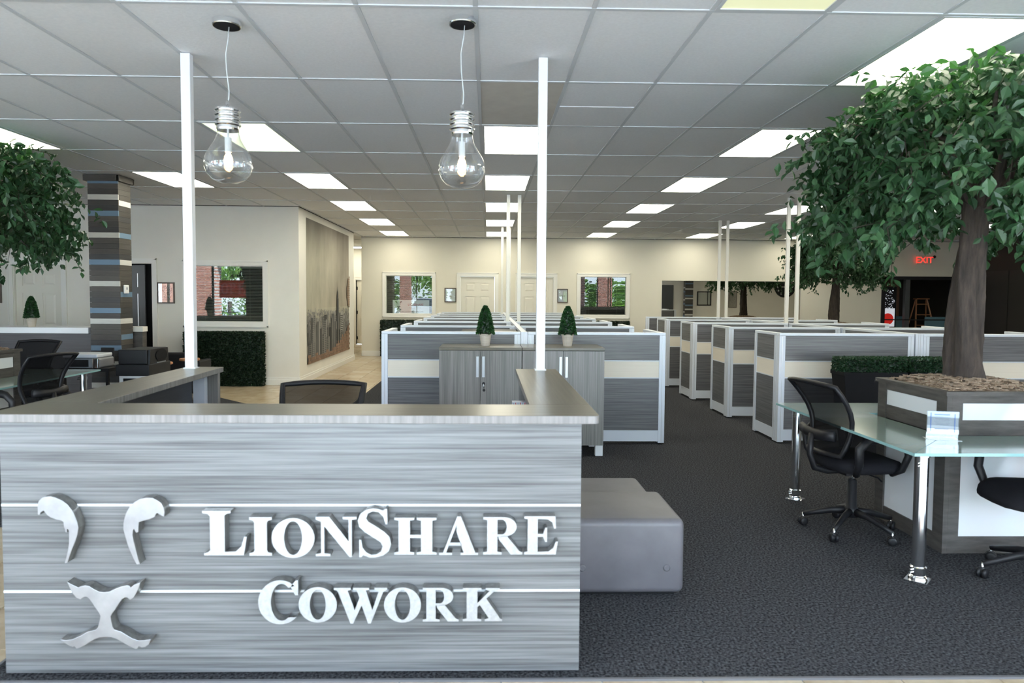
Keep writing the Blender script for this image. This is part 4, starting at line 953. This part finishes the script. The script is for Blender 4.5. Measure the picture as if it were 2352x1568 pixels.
# ------------------------------------------------------------------ bar counter at left
bar = thing('bar_counter', 'long bar with white top and dark woodgrain front left of the plank column', 'bar counter', (0, 0, 0))
B(-9.9, -5.01, 8.80, 9.30, 1.01, 1.085, WHITEG).build('counter_top', bar, bevel=.004)
for k, (a_, b_) in enumerate(((-9.9, -7.6), (-7.598, -5.01))): B(a_, b_, 8.86, 8.90, .01, 1.009, LAMD).build('front_panel', bar)
B(-9.9, -5.05, 9.22, 9.26, .01, 1.009, LAMD).build('rear_panel', bar)
bar2 = thing('bar_return', 'short bar end, white top tinted as cream-lit, right of the plank column', 'bar counter', (0, 0, 0))
B(-4.98, -4.50, 9.14, 9.27, 1.02, 1.085, WALL).build('counter_top', bar2); B(-4.96, -4.51, 9.15, 9.26, 0, 1.019, PLW).build('front_panel', bar2)  # white top given wall cream to stand for warm light on it
topiary('potted boxwood cone on the white bar top at the left', -5.79, 8.93, 1.085)
# printer on a stand
t = thing('printer_stand', 'dark low stand holding the silver printer behind the left glass table', 'stand', (-4.70, 8.38, 0))
B(-.28, .28, -.22, .22, .60, .64, BLACK).build('top', t)
for x in (-.25, .25):
    for y in (-.19, .19): B(x - .015, x + .015, y - .015, y + .015, 0, .60, BLACK).build('leg', t)
t = thing('printer', 'silver and grey office printer between the left table and the plank column', 'printer', (-4.73, 8.33, .64))
MB().box(-.20, .20, -.17, .17, .0, .12, mat('printer_grey', (.25, .26, .28), .35)).build('body', t, bevel=.02)
B(-.21, .19, -.19, .15, .121, .165, ALUW).build('scanner_lid', t, bevel=.012); B(-.14, .08, -.185, -.17, .02, .10, BLACK).build('paper_slot', t)
B(.13, .20, -.19, -.17, .0, .12, CHROME).build('chrome_corner', t, bevel=.008); B(.05, .2, .15, .17, .03, .22, BLACK).build('rear_feeder', t)

# black machine right of the column
t = thing('machine_stand', 'white stand under the black boxy machine beside the plank column', 'stand', (-4.03, 8.28, 0))
MB().box(-.20, .17, -.25, .25, .0, .57, WHITE).build('body', t); B(-.15, .10, -.262, -.251, .30, .54, BLACKM).build('shelf_opening', t)
t = thing('box_machine', 'black boxy machine with a rounded side opening beside the plank column', 'appliance', (-4.05, 8.28, .57))
vs = [(-.19, -.27, 0), (.17, -.27, 0), (.17, .27, 0), (-.19, .27, 0), (-.19, -.27, .1), (.17, -.27, .1), (.17, .27, .1), (-.19, .27, .1)]
MB().box(-.21, .17, -.27, .27, 0, .13, BLACK).build('base', t, bevel=.006)
mb = MB().box(-.19, .138, -.25, .25, .131, .30, BLACK); mb.build('hood', t, bevel=.01)
MB().prism([(-.235, .131), (.235, .131), (.215, .30), (-.22, .30)], -.165, -.139, BLACK, None, Matrix.Rotation(R(90), 4, 'Z')).build('side_panel', t)
MB().lathe([(.07, 0), (.075, .006), (.0655, .008)], BLACKM, 24, Matrix.Translation((.166, .04, .22)) @ Matrix.Rotation(R(90), 4, 'Y') @ Matrix.Scale(1.9, 4, (0, 1, 0))).build('rounded_opening', t)
B(.166, .172, -.08, .14, .133, .145, CHROME).build('chrome_lip', t)
# cafe tables and low chairs
for x, y, q, lb in ((-4.2, 8.84, .2, 'small round orange-wood side table beyond the black machine'), (-4.02, 9.42, .13, 'small round orange-wood side table partly hidden by the left white post')):
    t = thing('side_table', lb, 'table', (x, y, 0), 0, 'small round side tables')
    MB().lathe([(q * .8, .62), (q, .625), (q, .645), (q * .95, .65)], WOODO, 28).build('top', t); MB().cyl(.02, .02, .62, CHROME, 12).build('stem', t); MB().lathe([(q * .8, 0), (q * .75, .015), (.03, .03)], BLACK, 20).build('base', t)
for x, y, lb in ((-4.35, 10.0, 'black low lounge chair behind the small orange side tables'),):
    t = thing('lounge_chair', lb, 'lounge chair', (x, y, 0), R(180), None)
    B(-.25, .25, -.25, .25, .12, .40, BLACK).build('seat', t, bevel=.03); B(-.28, .28, .18, .27, .30, .70, BLACK).build('backrest', t, bevel=.03)
    for s_ in (-1, 1): B(.26 * s_ - .04, .26 * s_ + .04, -.24, .2, .12, .58, BLACK).build('armrest', t, bevel=.02)
    for a_ in (-.2, .2):
        for b_ in (-.2, .2): MB().cyl(.015, 0, .12, CHROME, 8, a_, b_).build('leg', t)

# ------------------------------------------------------------------ pictures
def picture(label, x0, x1, z0, z1, y, kind, face=-1):
    t = thing('framed_picture', label, 'picture', ((x0 + x1) / 2, y, (z0 + z1) / 2), 0 if face < 0 else PI); w_, h = (x1 - x0) / 2, (z1 - z0) / 2; e = .022
    MB().box(-w_, w_, -.02, 0, -h, -h + e, BROWNF).box(-w_, w_, -.02, 0, h - e, h, BROWNF).box(-w_, -w_ + e, -.02, 0, -h + e, h - e, BROWNF).box(w_ - e, w_, -.02, 0, -h + e, h - e, BROWNF).build('frame', t)
    B(-w_ + e, w_ - e, -.008, -.003, -h + e, h - e, PAPER if kind else mat('beige_paper', (.42, .40, .34), .6)).build('print', t)
    mb = MB(); rnd = random.Random(label)
    if kind == 0:
        for k in range(260):
            a_ = rnd.uniform(-w_ + .04, w_ - .05); c_ = rnd.uniform(-h + .05, h - .05)
            if (a_ / w_) ** 2 + (c_ / h) ** 2 > .75: continue
            M = Matrix.Translation((a_, -.009, c_)) @ Matrix.Rotation(rnd.random() * 3, 4, 'Y'); mb.box(-.008, .008, -.0005, .0005, -.003, .003, rnd.choice([GREYINK, BROWNF, mat('ink_dark', (.1, .1, .1), .6)]), M)
        mb.build('artwork_marks', t)['kind'] = 'stuff'
    elif kind == 1:
        for k, (zz, a_, b_) in enumerate(((.09, -.05, .08), (.045, -.075, -.01), (.02, .01, .07), (-.04, -.06, .03), (-.05, -.05, .05))): mb.box(a_, b_, -.0095, -.008, zz, zz + .006, [GREYINK, mat('ink_dark', (.1, .1, .1), .6), GREYINK, REDINK, GREYINK][k])
        mb.build('printed_lines', t)
    elif kind == 2:
        cu = bpy.data.curves.new('caption', 'FONT'); cu.body = 'MAKEUP'; cu.size = .036; cu.align_x = 'CENTER'; cu.extrude = .0005
        o = bpy.data.objects.new('printed_caption', cu); C.objects.link(o); me = bpy.data.meshes.new_from_object(o.evaluated_get(bpy.context.evaluated_depsgraph_get())); bpy.data.objects.remove(o)
        o = bpy.data.objects.new('printed_caption', me); me.materials.clear(); me.materials.append(mat('ink_dark', (.1, .1, .1), .6)); C.objects.link(o); o.parent = t; o.location = (0, -.0095, -.02); o.rotation_euler = (R(90), 0, 0)
    B(-w_ + e, w_ - e, -.0135, -.013, -h + e, h - e, mixed('picture_glass', .03)).build('glass', t)
def text_mesh(body, size, name, parent, loc, m_, rot=(R(90), 0, 0), mirror=False, sp=1.0):
    cu = bpy.data.curves.new('text', 'FONT'); cu.body = body; cu.size = size; cu.align_x = 'CENTER'; cu.extrude = .0008; cu.space_character = sp
    o = bpy.data.objects.new('tmp', cu); C.objects.link(o); bpy.context.view_layer.update()
    me = bpy.data.meshes.new_from_object(o.evaluated_get(bpy.context.evaluated_depsgraph_get())); bpy.data.objects.remove(o)
    me.materials.clear(); me.materials.append(m_); o = bpy.data.objects.new(name, me); C.objects.link(o); o.parent = parent; o.location = loc; o.rotation_euler = rot
    if mirror: o.scale = (-1, 1, 1)
    return o
picture('brown framed abstract print on the wall between dark doorway and post', -5.508, -5.219, 1.36, 1.712, 11.699, 0)
picture('brown framed picture cut off by the left edge of the photo', -8.35, -8.06, 1.35, 1.72, 11.699, 0)
picture('small dark framed notice between the back left window and door', -1.09, -.795, 1.367, 1.726, BACK - .001, 1)
picture('small brown framed sign reading MAKEUP right of the second back door', 1.74, 2.02, 1.375, 1.724, BACK - .001, 2)

# ------------------------------------------------------------------ skyline mural
mural = thing('skyline_mural', 'tall sepia print of a city skyline with a spired tower on the side wall', 'mural', (-3.159, 14.0, .3), R(90))
y0m, y1m, zt = 12.18, 15.86, 2.56   # along wall, height above .3
Wm = y1m - y0m; hx = Wm / 2
def flatprint(name, quads, cols, off):
    vs = []; fs = []; cc = []
    for qi, (q, c_) in enumerate(zip(quads, cols)):
        o = len(vs); vs += [(x, -off - qi * 1.2e-5, z) for x, z in q]; fs.append(list(range(o, o + len(q)))); cc += [c_ if not isinstance(c_, list) else None] * len(q) if not isinstance(c_, list) else c_
    me = bpy.data.meshes.new(name); me.from_pydata(vs, [], fs); ca = me.color_attributes.new('ink', 'FLOAT_COLOR', 'POINT')
    for i, c_ in enumerate(cc): ca.data[i].color = (*c_, 1)
    me.materials.append(INK); me.update(); o = bpy.data.objects.new(name, me); C.objects.link(o); o.parent = mural; o['kind'] = 'stuff'; return o
INK = bpy.data.materials.new('mural_ink'); INK.use_nodes = True; n = INK.node_tree; b = n.nodes['Principled BSDF']; b.inputs['Roughness'].default_value = .7; b.inputs['Specular IOR Level'].default_value = .15
at = n.nodes.new('ShaderNodeAttribute'); at.attribute_name = 'ink'; tc = n.nodes.new('ShaderNodeTexCoord'); mp = n.nodes.new('ShaderNodeMapping'); mp.inputs['Scale'].default_value = (1.6, 1.6, .8)
nz = n.nodes.new('ShaderNodeTexNoise'); nz.inputs['Scale'].default_value = 1.6; nz.inputs['Detail'].default_value = 8; mx = n.nodes.new('ShaderNodeMix'); mx.data_type = 'RGBA'; mx.blend_type = 'MULTIPLY'; mx.inputs[0].default_value = .45
rp = n.nodes.new('ShaderNodeValToRGB'); rp.color_ramp.elements[0].position = .3; rp.color_ramp.elements[0].color = (.45, .44, .42, 1); rp.color_ramp.elements[1].position = .62; rp.color_ramp.elements[1].color = (1.0, 1.0, .98, 1)
n.links.new(tc.outputs['Object'], mp.inputs[0]); n.links.new(mp.outputs[0], nz.inputs[0]); n.links.new(nz.outputs[0], rp.inputs[0]); n.links.new(at.outputs['Color'], mx.inputs[6]); n.links.new(rp.outputs[0], mx.inputs[7]); n.links.new(mx.outputs[2], b.inputs['Base Color'])
B(-hx, hx, -.002, 0, 0, zt, mat('mural_paper', (.5, .48, .42), .5)).build('paper_sheet', mural)
t_, m_1, bt_ = (.20, .185, .165), (.52, .50, .40), (.20, .19, .18)
hz = .98
flatprint('sky', [[(-hx, hz), (hx, hz), (hx, 1.75), (-hx, 1.75)], [(-hx, 1.75), (hx, 1.75), (hx, zt), (-hx, zt)], [(-hx, 0), (hx, 0), (hx, hz), (-hx, hz)]], [[m_1, (.45, .40, .33), (.42, .38, .32), m_1], [m_1, (.42, .38, .32), (.30, .26, .23), t_], [bt_, bt_, m_1, m_1]], .0024)
rnd = random.Random(12); qs = []; cs = []
for k in range(620):    # hazy low blocks
    v = rnd.random(); x = rnd.uniform(-hx, hx); z = hz - .02 - v * .5 + rnd.uniform(-.02, .02); w_ = .02 + .05 * v; h = .03 + .12 * v; g = .33 - .18 * v + rnd.uniform(-.07, .07)
    x = min(max(x, -hx + w_), hx - w_); qs.append([(x - w_, max(0, z - h)), (x + w_, max(0, z - h)), (x + w_, z), (x - w_, z)]); cs.append((g * 1.02, g, g * .95))
flatprint('distant_blocks', qs, cs, .0027)
qs = []; cs = []
for k in range(46):
    v = rnd.random(); x = -hx + .12 + (Wm * .80) * rnd.random(); w_ = .05 + .09 * v; top = .35 + .5 * rnd.random() ** 1.2; g = .06 + .10 * rnd.random()
    qs.append([(x - w_, 0), (x + w_, 0), (x + w_, top), (x - w_, top)]); cs.append((g, g, g * .98))
    qs.append([(x + w_ * .35, 0), (x + w_, 0), (x + w_, top), (x + w_ * .35, top)]); cs.append((g * 2.4, g * 2.35, g * 2.2))
    if k % 2 == 0:
        for q in range(int(top / .035)): z = q * .035; qs.append([(x - w_ * .9, z), (x + w_ * .25, z), (x + w_ * .25, z + .012), (x - w_ * .9, z + .012)]); cs.append((g * 2, g * 2, g * 1.9))
flatprint('tower_blocks', qs, cs, .0110)
xe = -hx + .665 * Wm
qs = [[(xe - .14, 0), (xe + .14, 0), (xe + .14, .5), (xe - .14, .5)], [(xe - .095, .5), (xe + .095, .5), (xe + .085, 1.15), (xe - .085, 1.15)], [(xe - .06, 1.15), (xe + .06, 1.15), (xe + .045, 1.3), (xe - .045, 1.3)], [(xe - .03, 1.3), (xe + .03, 1.3), (xe + .006, 1.42), (xe - .006, 1.42)], [(xe - .006, 1.42), (xe + .006, 1.42), (xe + .001, 1.62), (xe - .001, 1.62)], [(xe + .02, 0), (xe + .085, 0), (xe + .075, 1.15), (xe + .03, 1.15)], [(xe + .24, .45), (xe + .52, .45), (xe + .52, .88), (xe + .24, .88)]]
cs = [(.06, .06, .06), (.08, .08, .08), (.1, .1, .1), (.12, .12, .12), (.12, .12, .12), (.17, .17, .165), (.45, .44, .4)]
for q in range(9): z = .46 + q * .04; qs.append([(xe + .26, z), (xe + .50, z), (xe + .50, z + .018), (xe + .26, z + .018)]); cs.append((.08, .08, .08))
flatprint('spired_tower', qs, cs, .0200)
qs = []; cs = []
for r_ in range(14):    # brick patch, lower right
    z = r_ * .055
    for c_ in range(40):
        x = -hx + c_ * .105 + (.05 if r_ % 2 else 0)
        lim = .10 + .55 * max(0, (x + hx - .35 * Wm) / (.65 * Wm)) ** 2.2 + rnd.uniform(-.03, .03)
        if z > lim or x + .1 > hx or z < .0: continue
        g = rnd.uniform(.8, 1.15); qs.append([(x, z), (x + .1, z), (x + .1, z + .05), (x, z + .05)]); cs.append((.30 * g, .20 * g, .145 * g))
for r_ in range(14):
    z = .95 + r_ * .05
    for c_ in range(3):
        x = hx - .10 * (c_ + 1)
        if c_ > 2 * math.sin((r_ + 1) / 15 * PI) + .3: continue
        g = rnd.uniform(.8, 1.15); qs.append([(x, z), (x + .095, z), (x + .095, z + .045), (x, z + .045)]); cs.append((.33 * g, .23 * g, .17 * g))
flatprint('painted_bricks', qs, cs, .0210)

# ------------------------------------------------------------------ mirror
mi = thing('wall_mirror', 'long frameless mirror on the back wall behind the right cubicles', 'mirror', (6.17, BACK - .012, 0))
B(-1.77, 1.77, -.004, .010, .80, 1.94, MIRROR).build('glass', mi)
MB().box(-1.775, 1.775, -.006, .011, 1.94, 1.948, BLACK).box(-1.778, -1.77, -.006, .011, .80, 1.948, TRIM).box(1.77, 1.778, -.006, .011, .80, 1.948, TRIM).box(-1.775, 1.775, -.006, .011, .79, .80, TRIM).build('edge_trim', mi)

# ------------------------------------------------------------------ exit sign and dark glazed entrance
t = thing('exit_sign', 'red lit EXIT sign on the wall above the dark glass entrance', 'exit sign', (11.08, BACK - .001, 2.52))
B(-.19, .19, -.05, 0, -.12, .12, WALLT).build('housing', t)
text_mesh('EXIT', .22, 'letters', t, (0, -.053, -.075), RED)
MB().lathe([(.03, 0), (.04, .02), (.02, .05)], BLACK, 12, Matrix.Translation((.27, -.01, .08)) @ Matrix.Rotation(R(90), 4, 'X')).build('lamp_head', t)
x0, x1 = BD[0], BD[1]
e = struct(MB().box(x0 - .02, x0 + .07, BACK - .03, BACK + .1, 0, 2.08, BLACK).box(x1 - .13, x1 + .02, BACK - .03, BACK + .1, 0, 2.08, BLACK).box(x0, x1, BACK - .03, BACK + .1, 2.02, 2.10, BLACK).box(x0 + .60, x0 + .72, BACK - .0, BACK + .1, 0, 2.02, LG).box(x0 + .07, x1 - .13, BACK + .0, BACK + .05, .98, 1.01, BLACK).build('door_6'))
B(x1 + .02, x1 + .15, BACK - .03, BACK - .0005, 1.96, 2.02, BLACK).build('closer_arm', e); B(x1, x1 + .10, BACK - .03, BACK - .0005, .98, 1.06, BLACK).build('push_bar_end', e)
DRM = mat('dark_room_wall', (.05, .043, .034), .6)
struct(MB().box(9.3, 12.6, 20.8, 20.9, 0, 2.6, DRM).box(9.2, 9.3, BACK + .15, 20.9, 0, 2.6, DRM).box(12.6, 12.7, BACK + .15, 20.9, 0, 2.6, DRM).box(9.2, 12.7, BACK + .15, 20.9, 2.6, 2.7, DRM).build('wall_backroom'))
struct(B(9.3, 12.6, BACK + .151, 20.8, -.03, -.004, DRM).build('trim_7'))
t = thing('brown_view_panel', 'panel coloured as the brown-lit view inside the dark entrance left of the ladder', 'panel', (12.35, 20.78, 0)); B(-.55, .1, -.02, 0, .3, 2.2, mat('brown_panel', (.30, .17, .10), .6)).build('panel', t)  # panel painted brown in place of the brown-lit room view
t = thing('vending_machine', 'lit vending machine with red and white front inside the dark entrance', 'vending machine', (10.33, 18.35, 0), 0)
B(-.42, .42, -.3, .3, 0, 1.85, BLACK).build('cabinet', t)
MB().box(.02, .38, -.31, -.30, .80, 1.28, mat('vend_white', (.8, .82, .85), .4, emit=(.85, .9, 1), es=.35)).build('lit_front', t)
MB().lathe([(.15, 0), (.15, .006)], mat('vend_red', (.6, .02, .02), .4, emit=(.8, .03, .02), es=.25), 24, Matrix.Translation((.20, -.311, 1.0)) @ Matrix.Rotation(R(90), 4, 'X')).build('red_disc', t)
mb = MB(); rnd = random.Random(3)
for k in range(90): a_ = rnd.uniform(.0, .36); c_ = rnd.uniform(1.2, 1.75); mb.box(a_, a_ + .02, -.306, -.30, c_, c_ + .012, mat('vend_white', (.8, .82, .85)))
mb.build('speckled_graphic', t)
lad = thing('step_ladder', 'orange wooden stepladder standing inside the dark entrance', 'ladder', (12.15, 19.2, 0))
for s_ in (-1, 1):
    MB().tube([(.36 * s_, -.35, 0), (.15 * s_, 0, 1.52)], .022, WOODO, 6).build('front_rail', lad); MB().tube([(.36 * s_, .35, 0), (.15 * s_, .03, 1.5)], .018, WOODO, 6).build('rear_rail', lad)
for k in range(5): u = (k + .7) / 5.2; B(-.36 + .21 * u, .36 - .21 * u, -.35 + .35 * u - .04, -.35 + .35 * u + .04, 1.52 * u, 1.52 * u + .025, WOODO).build('step', lad)
B(-.18, .18, -.08, .1, 1.52, 1.55, WOODO).build('top_cap', lad)
for x, y, rz, lb in ((11.15, 18.9, R(15), 'pale blue padded chair back left of the ladder inside the entrance'), (11.85, 18.3, R(-10), 'pale blue padded bench chair right of the ladder inside the entrance')):
    t = thing('padded_chair', lb, 'chair', (x, y, 0), rz, 'blue padded chairs'); B(-.25, .25, -.25, .25, .40, .48, BLUEC).build('seat', t, bevel=.02); B(-.26, .26, -.27, -.21, .50, 1.06, BLUEC).build('backrest', t, bevel=.03)
    for a_ in (-.22, .22):
        for b_ in (-.22, .22): B(a_ - .02, a_ + .02, b_ - .02, b_ + .02, 0, .40, WOODO).build('leg', t)
# dark double door panels on the dark side wall
dd = struct(MB().box(12.085, 12.099, 15.9, 16.9, .02, 2.2, mat('dark_door', (.024, .022, .020), .4)).box(12.08, 12.099, 14.7, 15.86, .02, 2.2, mat('dark_door', (.024, .022, .020), .4)).build('door_7'))
MB().lathe([(.012, 0), (.03, .03), (.03, .06)], BLACK, 12, Matrix.Translation((12.085, 16.75, .98)) @ Matrix.Rotation(R(-90), 4, 'Y')).build('door_knob', dd)

# ------------------------------------------------------------------ things the mirror shows: front right wall
col2 = thing('plank_column', 'second plank column by the front wall, visible only in the back mirror', 'column', (10.0, .5, 0))
B(-.18, .18, -.15, .15, 0, H - .01, BLACKM).build('core', col2)
pc.clear()
_c = col; col = col2
for k in range(44):
    z = H - .075 - (k + 1) * ph + .03
    if z < 0: break
    plank('f', mk(front_seq[(k + 5) % 44]), -.20, .20, .151, .165, z); plank('s', mk('W' if k % 9 == 4 else 'B' if k % 9 == 7 else 'D'), -.20, -.186, -.15, .15, z)
t = thing('wall_clock', 'large round black wall clock with white numerals seen reversed in the mirror', 'clock', (15.07, .002, 2.12), PI)
MB().lathe([(.52, 0), (.54, .01), (.54, .04), (.50, .045)], BLACK, 48, Matrix.Rotation(R(90), 4, 'X')).build('case', t)
for k, s_ in enumerate(['12', '1', '2', '3', '4', '5', '6', '7', '8', '9', '10', '11']):
    a_ = R(90 - 30 * k); text_mesh(s_, .17, 'numeral', t, (.39 * math.cos(a_), -.048, .39 * math.sin(a_) - .055), WHITE)
MB().box(-.01, .01, -.052, -.048, -.05, .30, WHITE).build('minute_hand', t); MB().box(-.05, .2, -.056, -.052, -.012, .012, WHITE).build('hour_hand', t)
picture('large framed dark print on the front right wall, seen in the mirror', 12.2, 12.62, 1.05, 1.9, .002, 0, 1)
t = thing('black_window_frame', 'black square window frame on the front right wall, seen in the mirror', 'window frame', (10.95, .002, 0))
MB().box(-.36, .36, 0, .05, 1.15, 1.20, BLACK).box(-.36, .36, 0, .05, 1.82, 1.87, BLACK).box(-.36, -.31, 0, .05, 1.2, 1.82, BLACK).box(.31, .36, 0, .05, 1.2, 1.82, BLACK).box(.17, .19, 0, .05, 1.2, 1.82, BLACK).build('frame', t); B(-.31, .31, 0, .01, 1.2, 1.82, mat('pale_pane', (.5, .52, .48), .3)).build('pane', t)
struct(B(8.62, 9.38, .0005, .05, 0, 2.18, LG).build('door_8'))

# ------------------------------------------------------------------ sign seen behind the back left window
t = thing('window_sign', 'white sign with a lion face and company name standing in the back left window', 'sign', (-1.98, BACK + .075, 1.075))
B(-.42, .50, 0, .006, 0, .34, PAPER).build('board', t)
SI = mat('ink_dark', (.1, .1, .1), .6)
text_mesh('LIONSHARE', .075, 'lettering', t, (.16, -.002, .20), REDINK); text_mesh('REAL ESTATE', .042, 'lettering', t, (.14, -.002, .13), GREYINK, sp=1.3); text_mesh('www.LionShareCompany.com', .048, 'lettering', t, (.06, -.002, .035), SI)
for e_ in EM:
    M = Matrix.Translation((-.30 + 1.475 * .36, 0, .20 - .43 * .36)) @ Matrix.Scale(.36, 4)
    MB().prism([(x * .36 - .27 + 1.475 * .36, z * .36 + .05) for x, z in e_], -.003, -.0005, SI).build('emblem_print', t)

# ------------------------------------------------------------------ outside the storefront (seen in window reflections)
struct(B(-60, 60, -60, -1.3, -.14, -.02, CONC).build('trim_8'))
for k, (x0, x1) in enumerate(((-12.2, -10.3), (-5.0, -4.25), (.3, 1.0), (5.4, 7.3))):
    o = B(x0, x1, -3.6, -2.9, -.02, 3.2, BRICK).build('brick_pillar')
    tag(o, 'red brick pillar outside the storefront, %s' % ['reflected in the window beside the hedge panel', 'reflected in the back left window', 'straight behind the photographer', 'reflected in the back right window'][k], 'pillar', 'storefront brick pillars')
struct(B(-16, 12, -3.65, -2.85, 3.2, 3.5, WALL).build('trim_9'))
rnd = random.Random(8)
for k, (x, y, s_) in enumerate(((-14.0, -14.5, 1.85), (-9.3, -15, 1.85), (-5, -14.5, 1.85), (-.6, -15, 1.85), (3.8, -14.5, 1.85), (8.4, -15, 1.85), (13, -15, 1.85))):
    t = thing('shrub', 'leafy green shrub across the parking lot, %s from the left' % ordn(k), 'shrub', (x, y, -.02), 0, 'shrubs across the parking lot')
    Ms = []
    for q in range(1500):
        d = Vector((rnd.gauss(0, 1), rnd.gauss(0, 1), rnd.gauss(0, 1))).normalized(); p = Vector((d.x * s_, d.y * s_ * .7, 1.6 + d.z * 1.5)) * rnd.uniform(.85, 1.05)
        if p.z < .05: p.z = .05 + rnd.random()
        Ms.append(Matrix.Translation(p) @ rot_to((d + Vector((0, 0, .3))).normalized(), rnd.gauss(0, 1)) @ Matrix.Scale(3.6, 4))
    o = bpy.data.objects.new('foliage', leaf_mesh('foliage', Ms, BUSH)); C.objects.link(o); o.parent = t; o['kind'] = 'stuff'
    MB().cyl(.12, 0, 1.2, BARK, 8).build('trunk', t)
def car(label, x, y, m_):
    t = thing('car', label, 'car', (x, y, -.02), 0, 'parked cars outside')
    MB().prism([(-2.2, .35), (2.2, .35), (2.25, .7), (1.5, .88), (.9, .92), (-1.2, .95), (-2.1, .9), (-2.25, .6)], -.85, .85, m_).build('body', t, bevel=.06)
    MB().prism([(-1.6, .94), (1.1, .90), (.45, 1.38), (-.95, 1.42)], -.72, .72, CARG).build('cabin', t, bevel=.05); MB().prism([(-.95, 1.40), (.45, 1.37), (.40, 1.43), (-.9, 1.46)], -.68, .68, m_).build('roof', t)
    for a_ in (-1.4, 1.4):
        for b_ in (-.8, .8): MB().lathe([(.3, -.1), (.33, -.08), (.33, .08), (.3, .1)], BLACK, 20, Matrix.Translation((a_, b_, .33)) @ Matrix.Rotation(R(90), 4, 'X')).build('wheel', t)
car('silver car parked outside the left of the storefront', -8.9, -9.5, CARP); car('silver car parked outside the middle of the storefront', -3.2, -9.0, CARP)
car('dark car parked outside the right of the storefront', 4.2, -9.6, mat('car_dark', (.05, .06, .07), .2, .3))
# OPEN banner in the storefront window, reading correctly from the street
BAN1 = leafmat('banner_red', (.35, .06, .06), (.35, .06, .06), .6); BAN2 = leafmat('banner_white', (.8, .8, .8), (.8, .4, .8), .5)
t = thing('open_banner', 'red OPEN banner hanging in the storefront glass, seen reflected', 'sign', (-8.8, -1.1, 1.42))
B(-.62, .62, 0, .004, 0, .62, BAN1).build('cloth', t)
for k, ch in enumerate('OPEN'): letter_mb(ch, -.56 + k * .29, .12, -.56 + k * .29 + .25, .52, .0045, .006, BAN2, BAN2).build('letter', t)
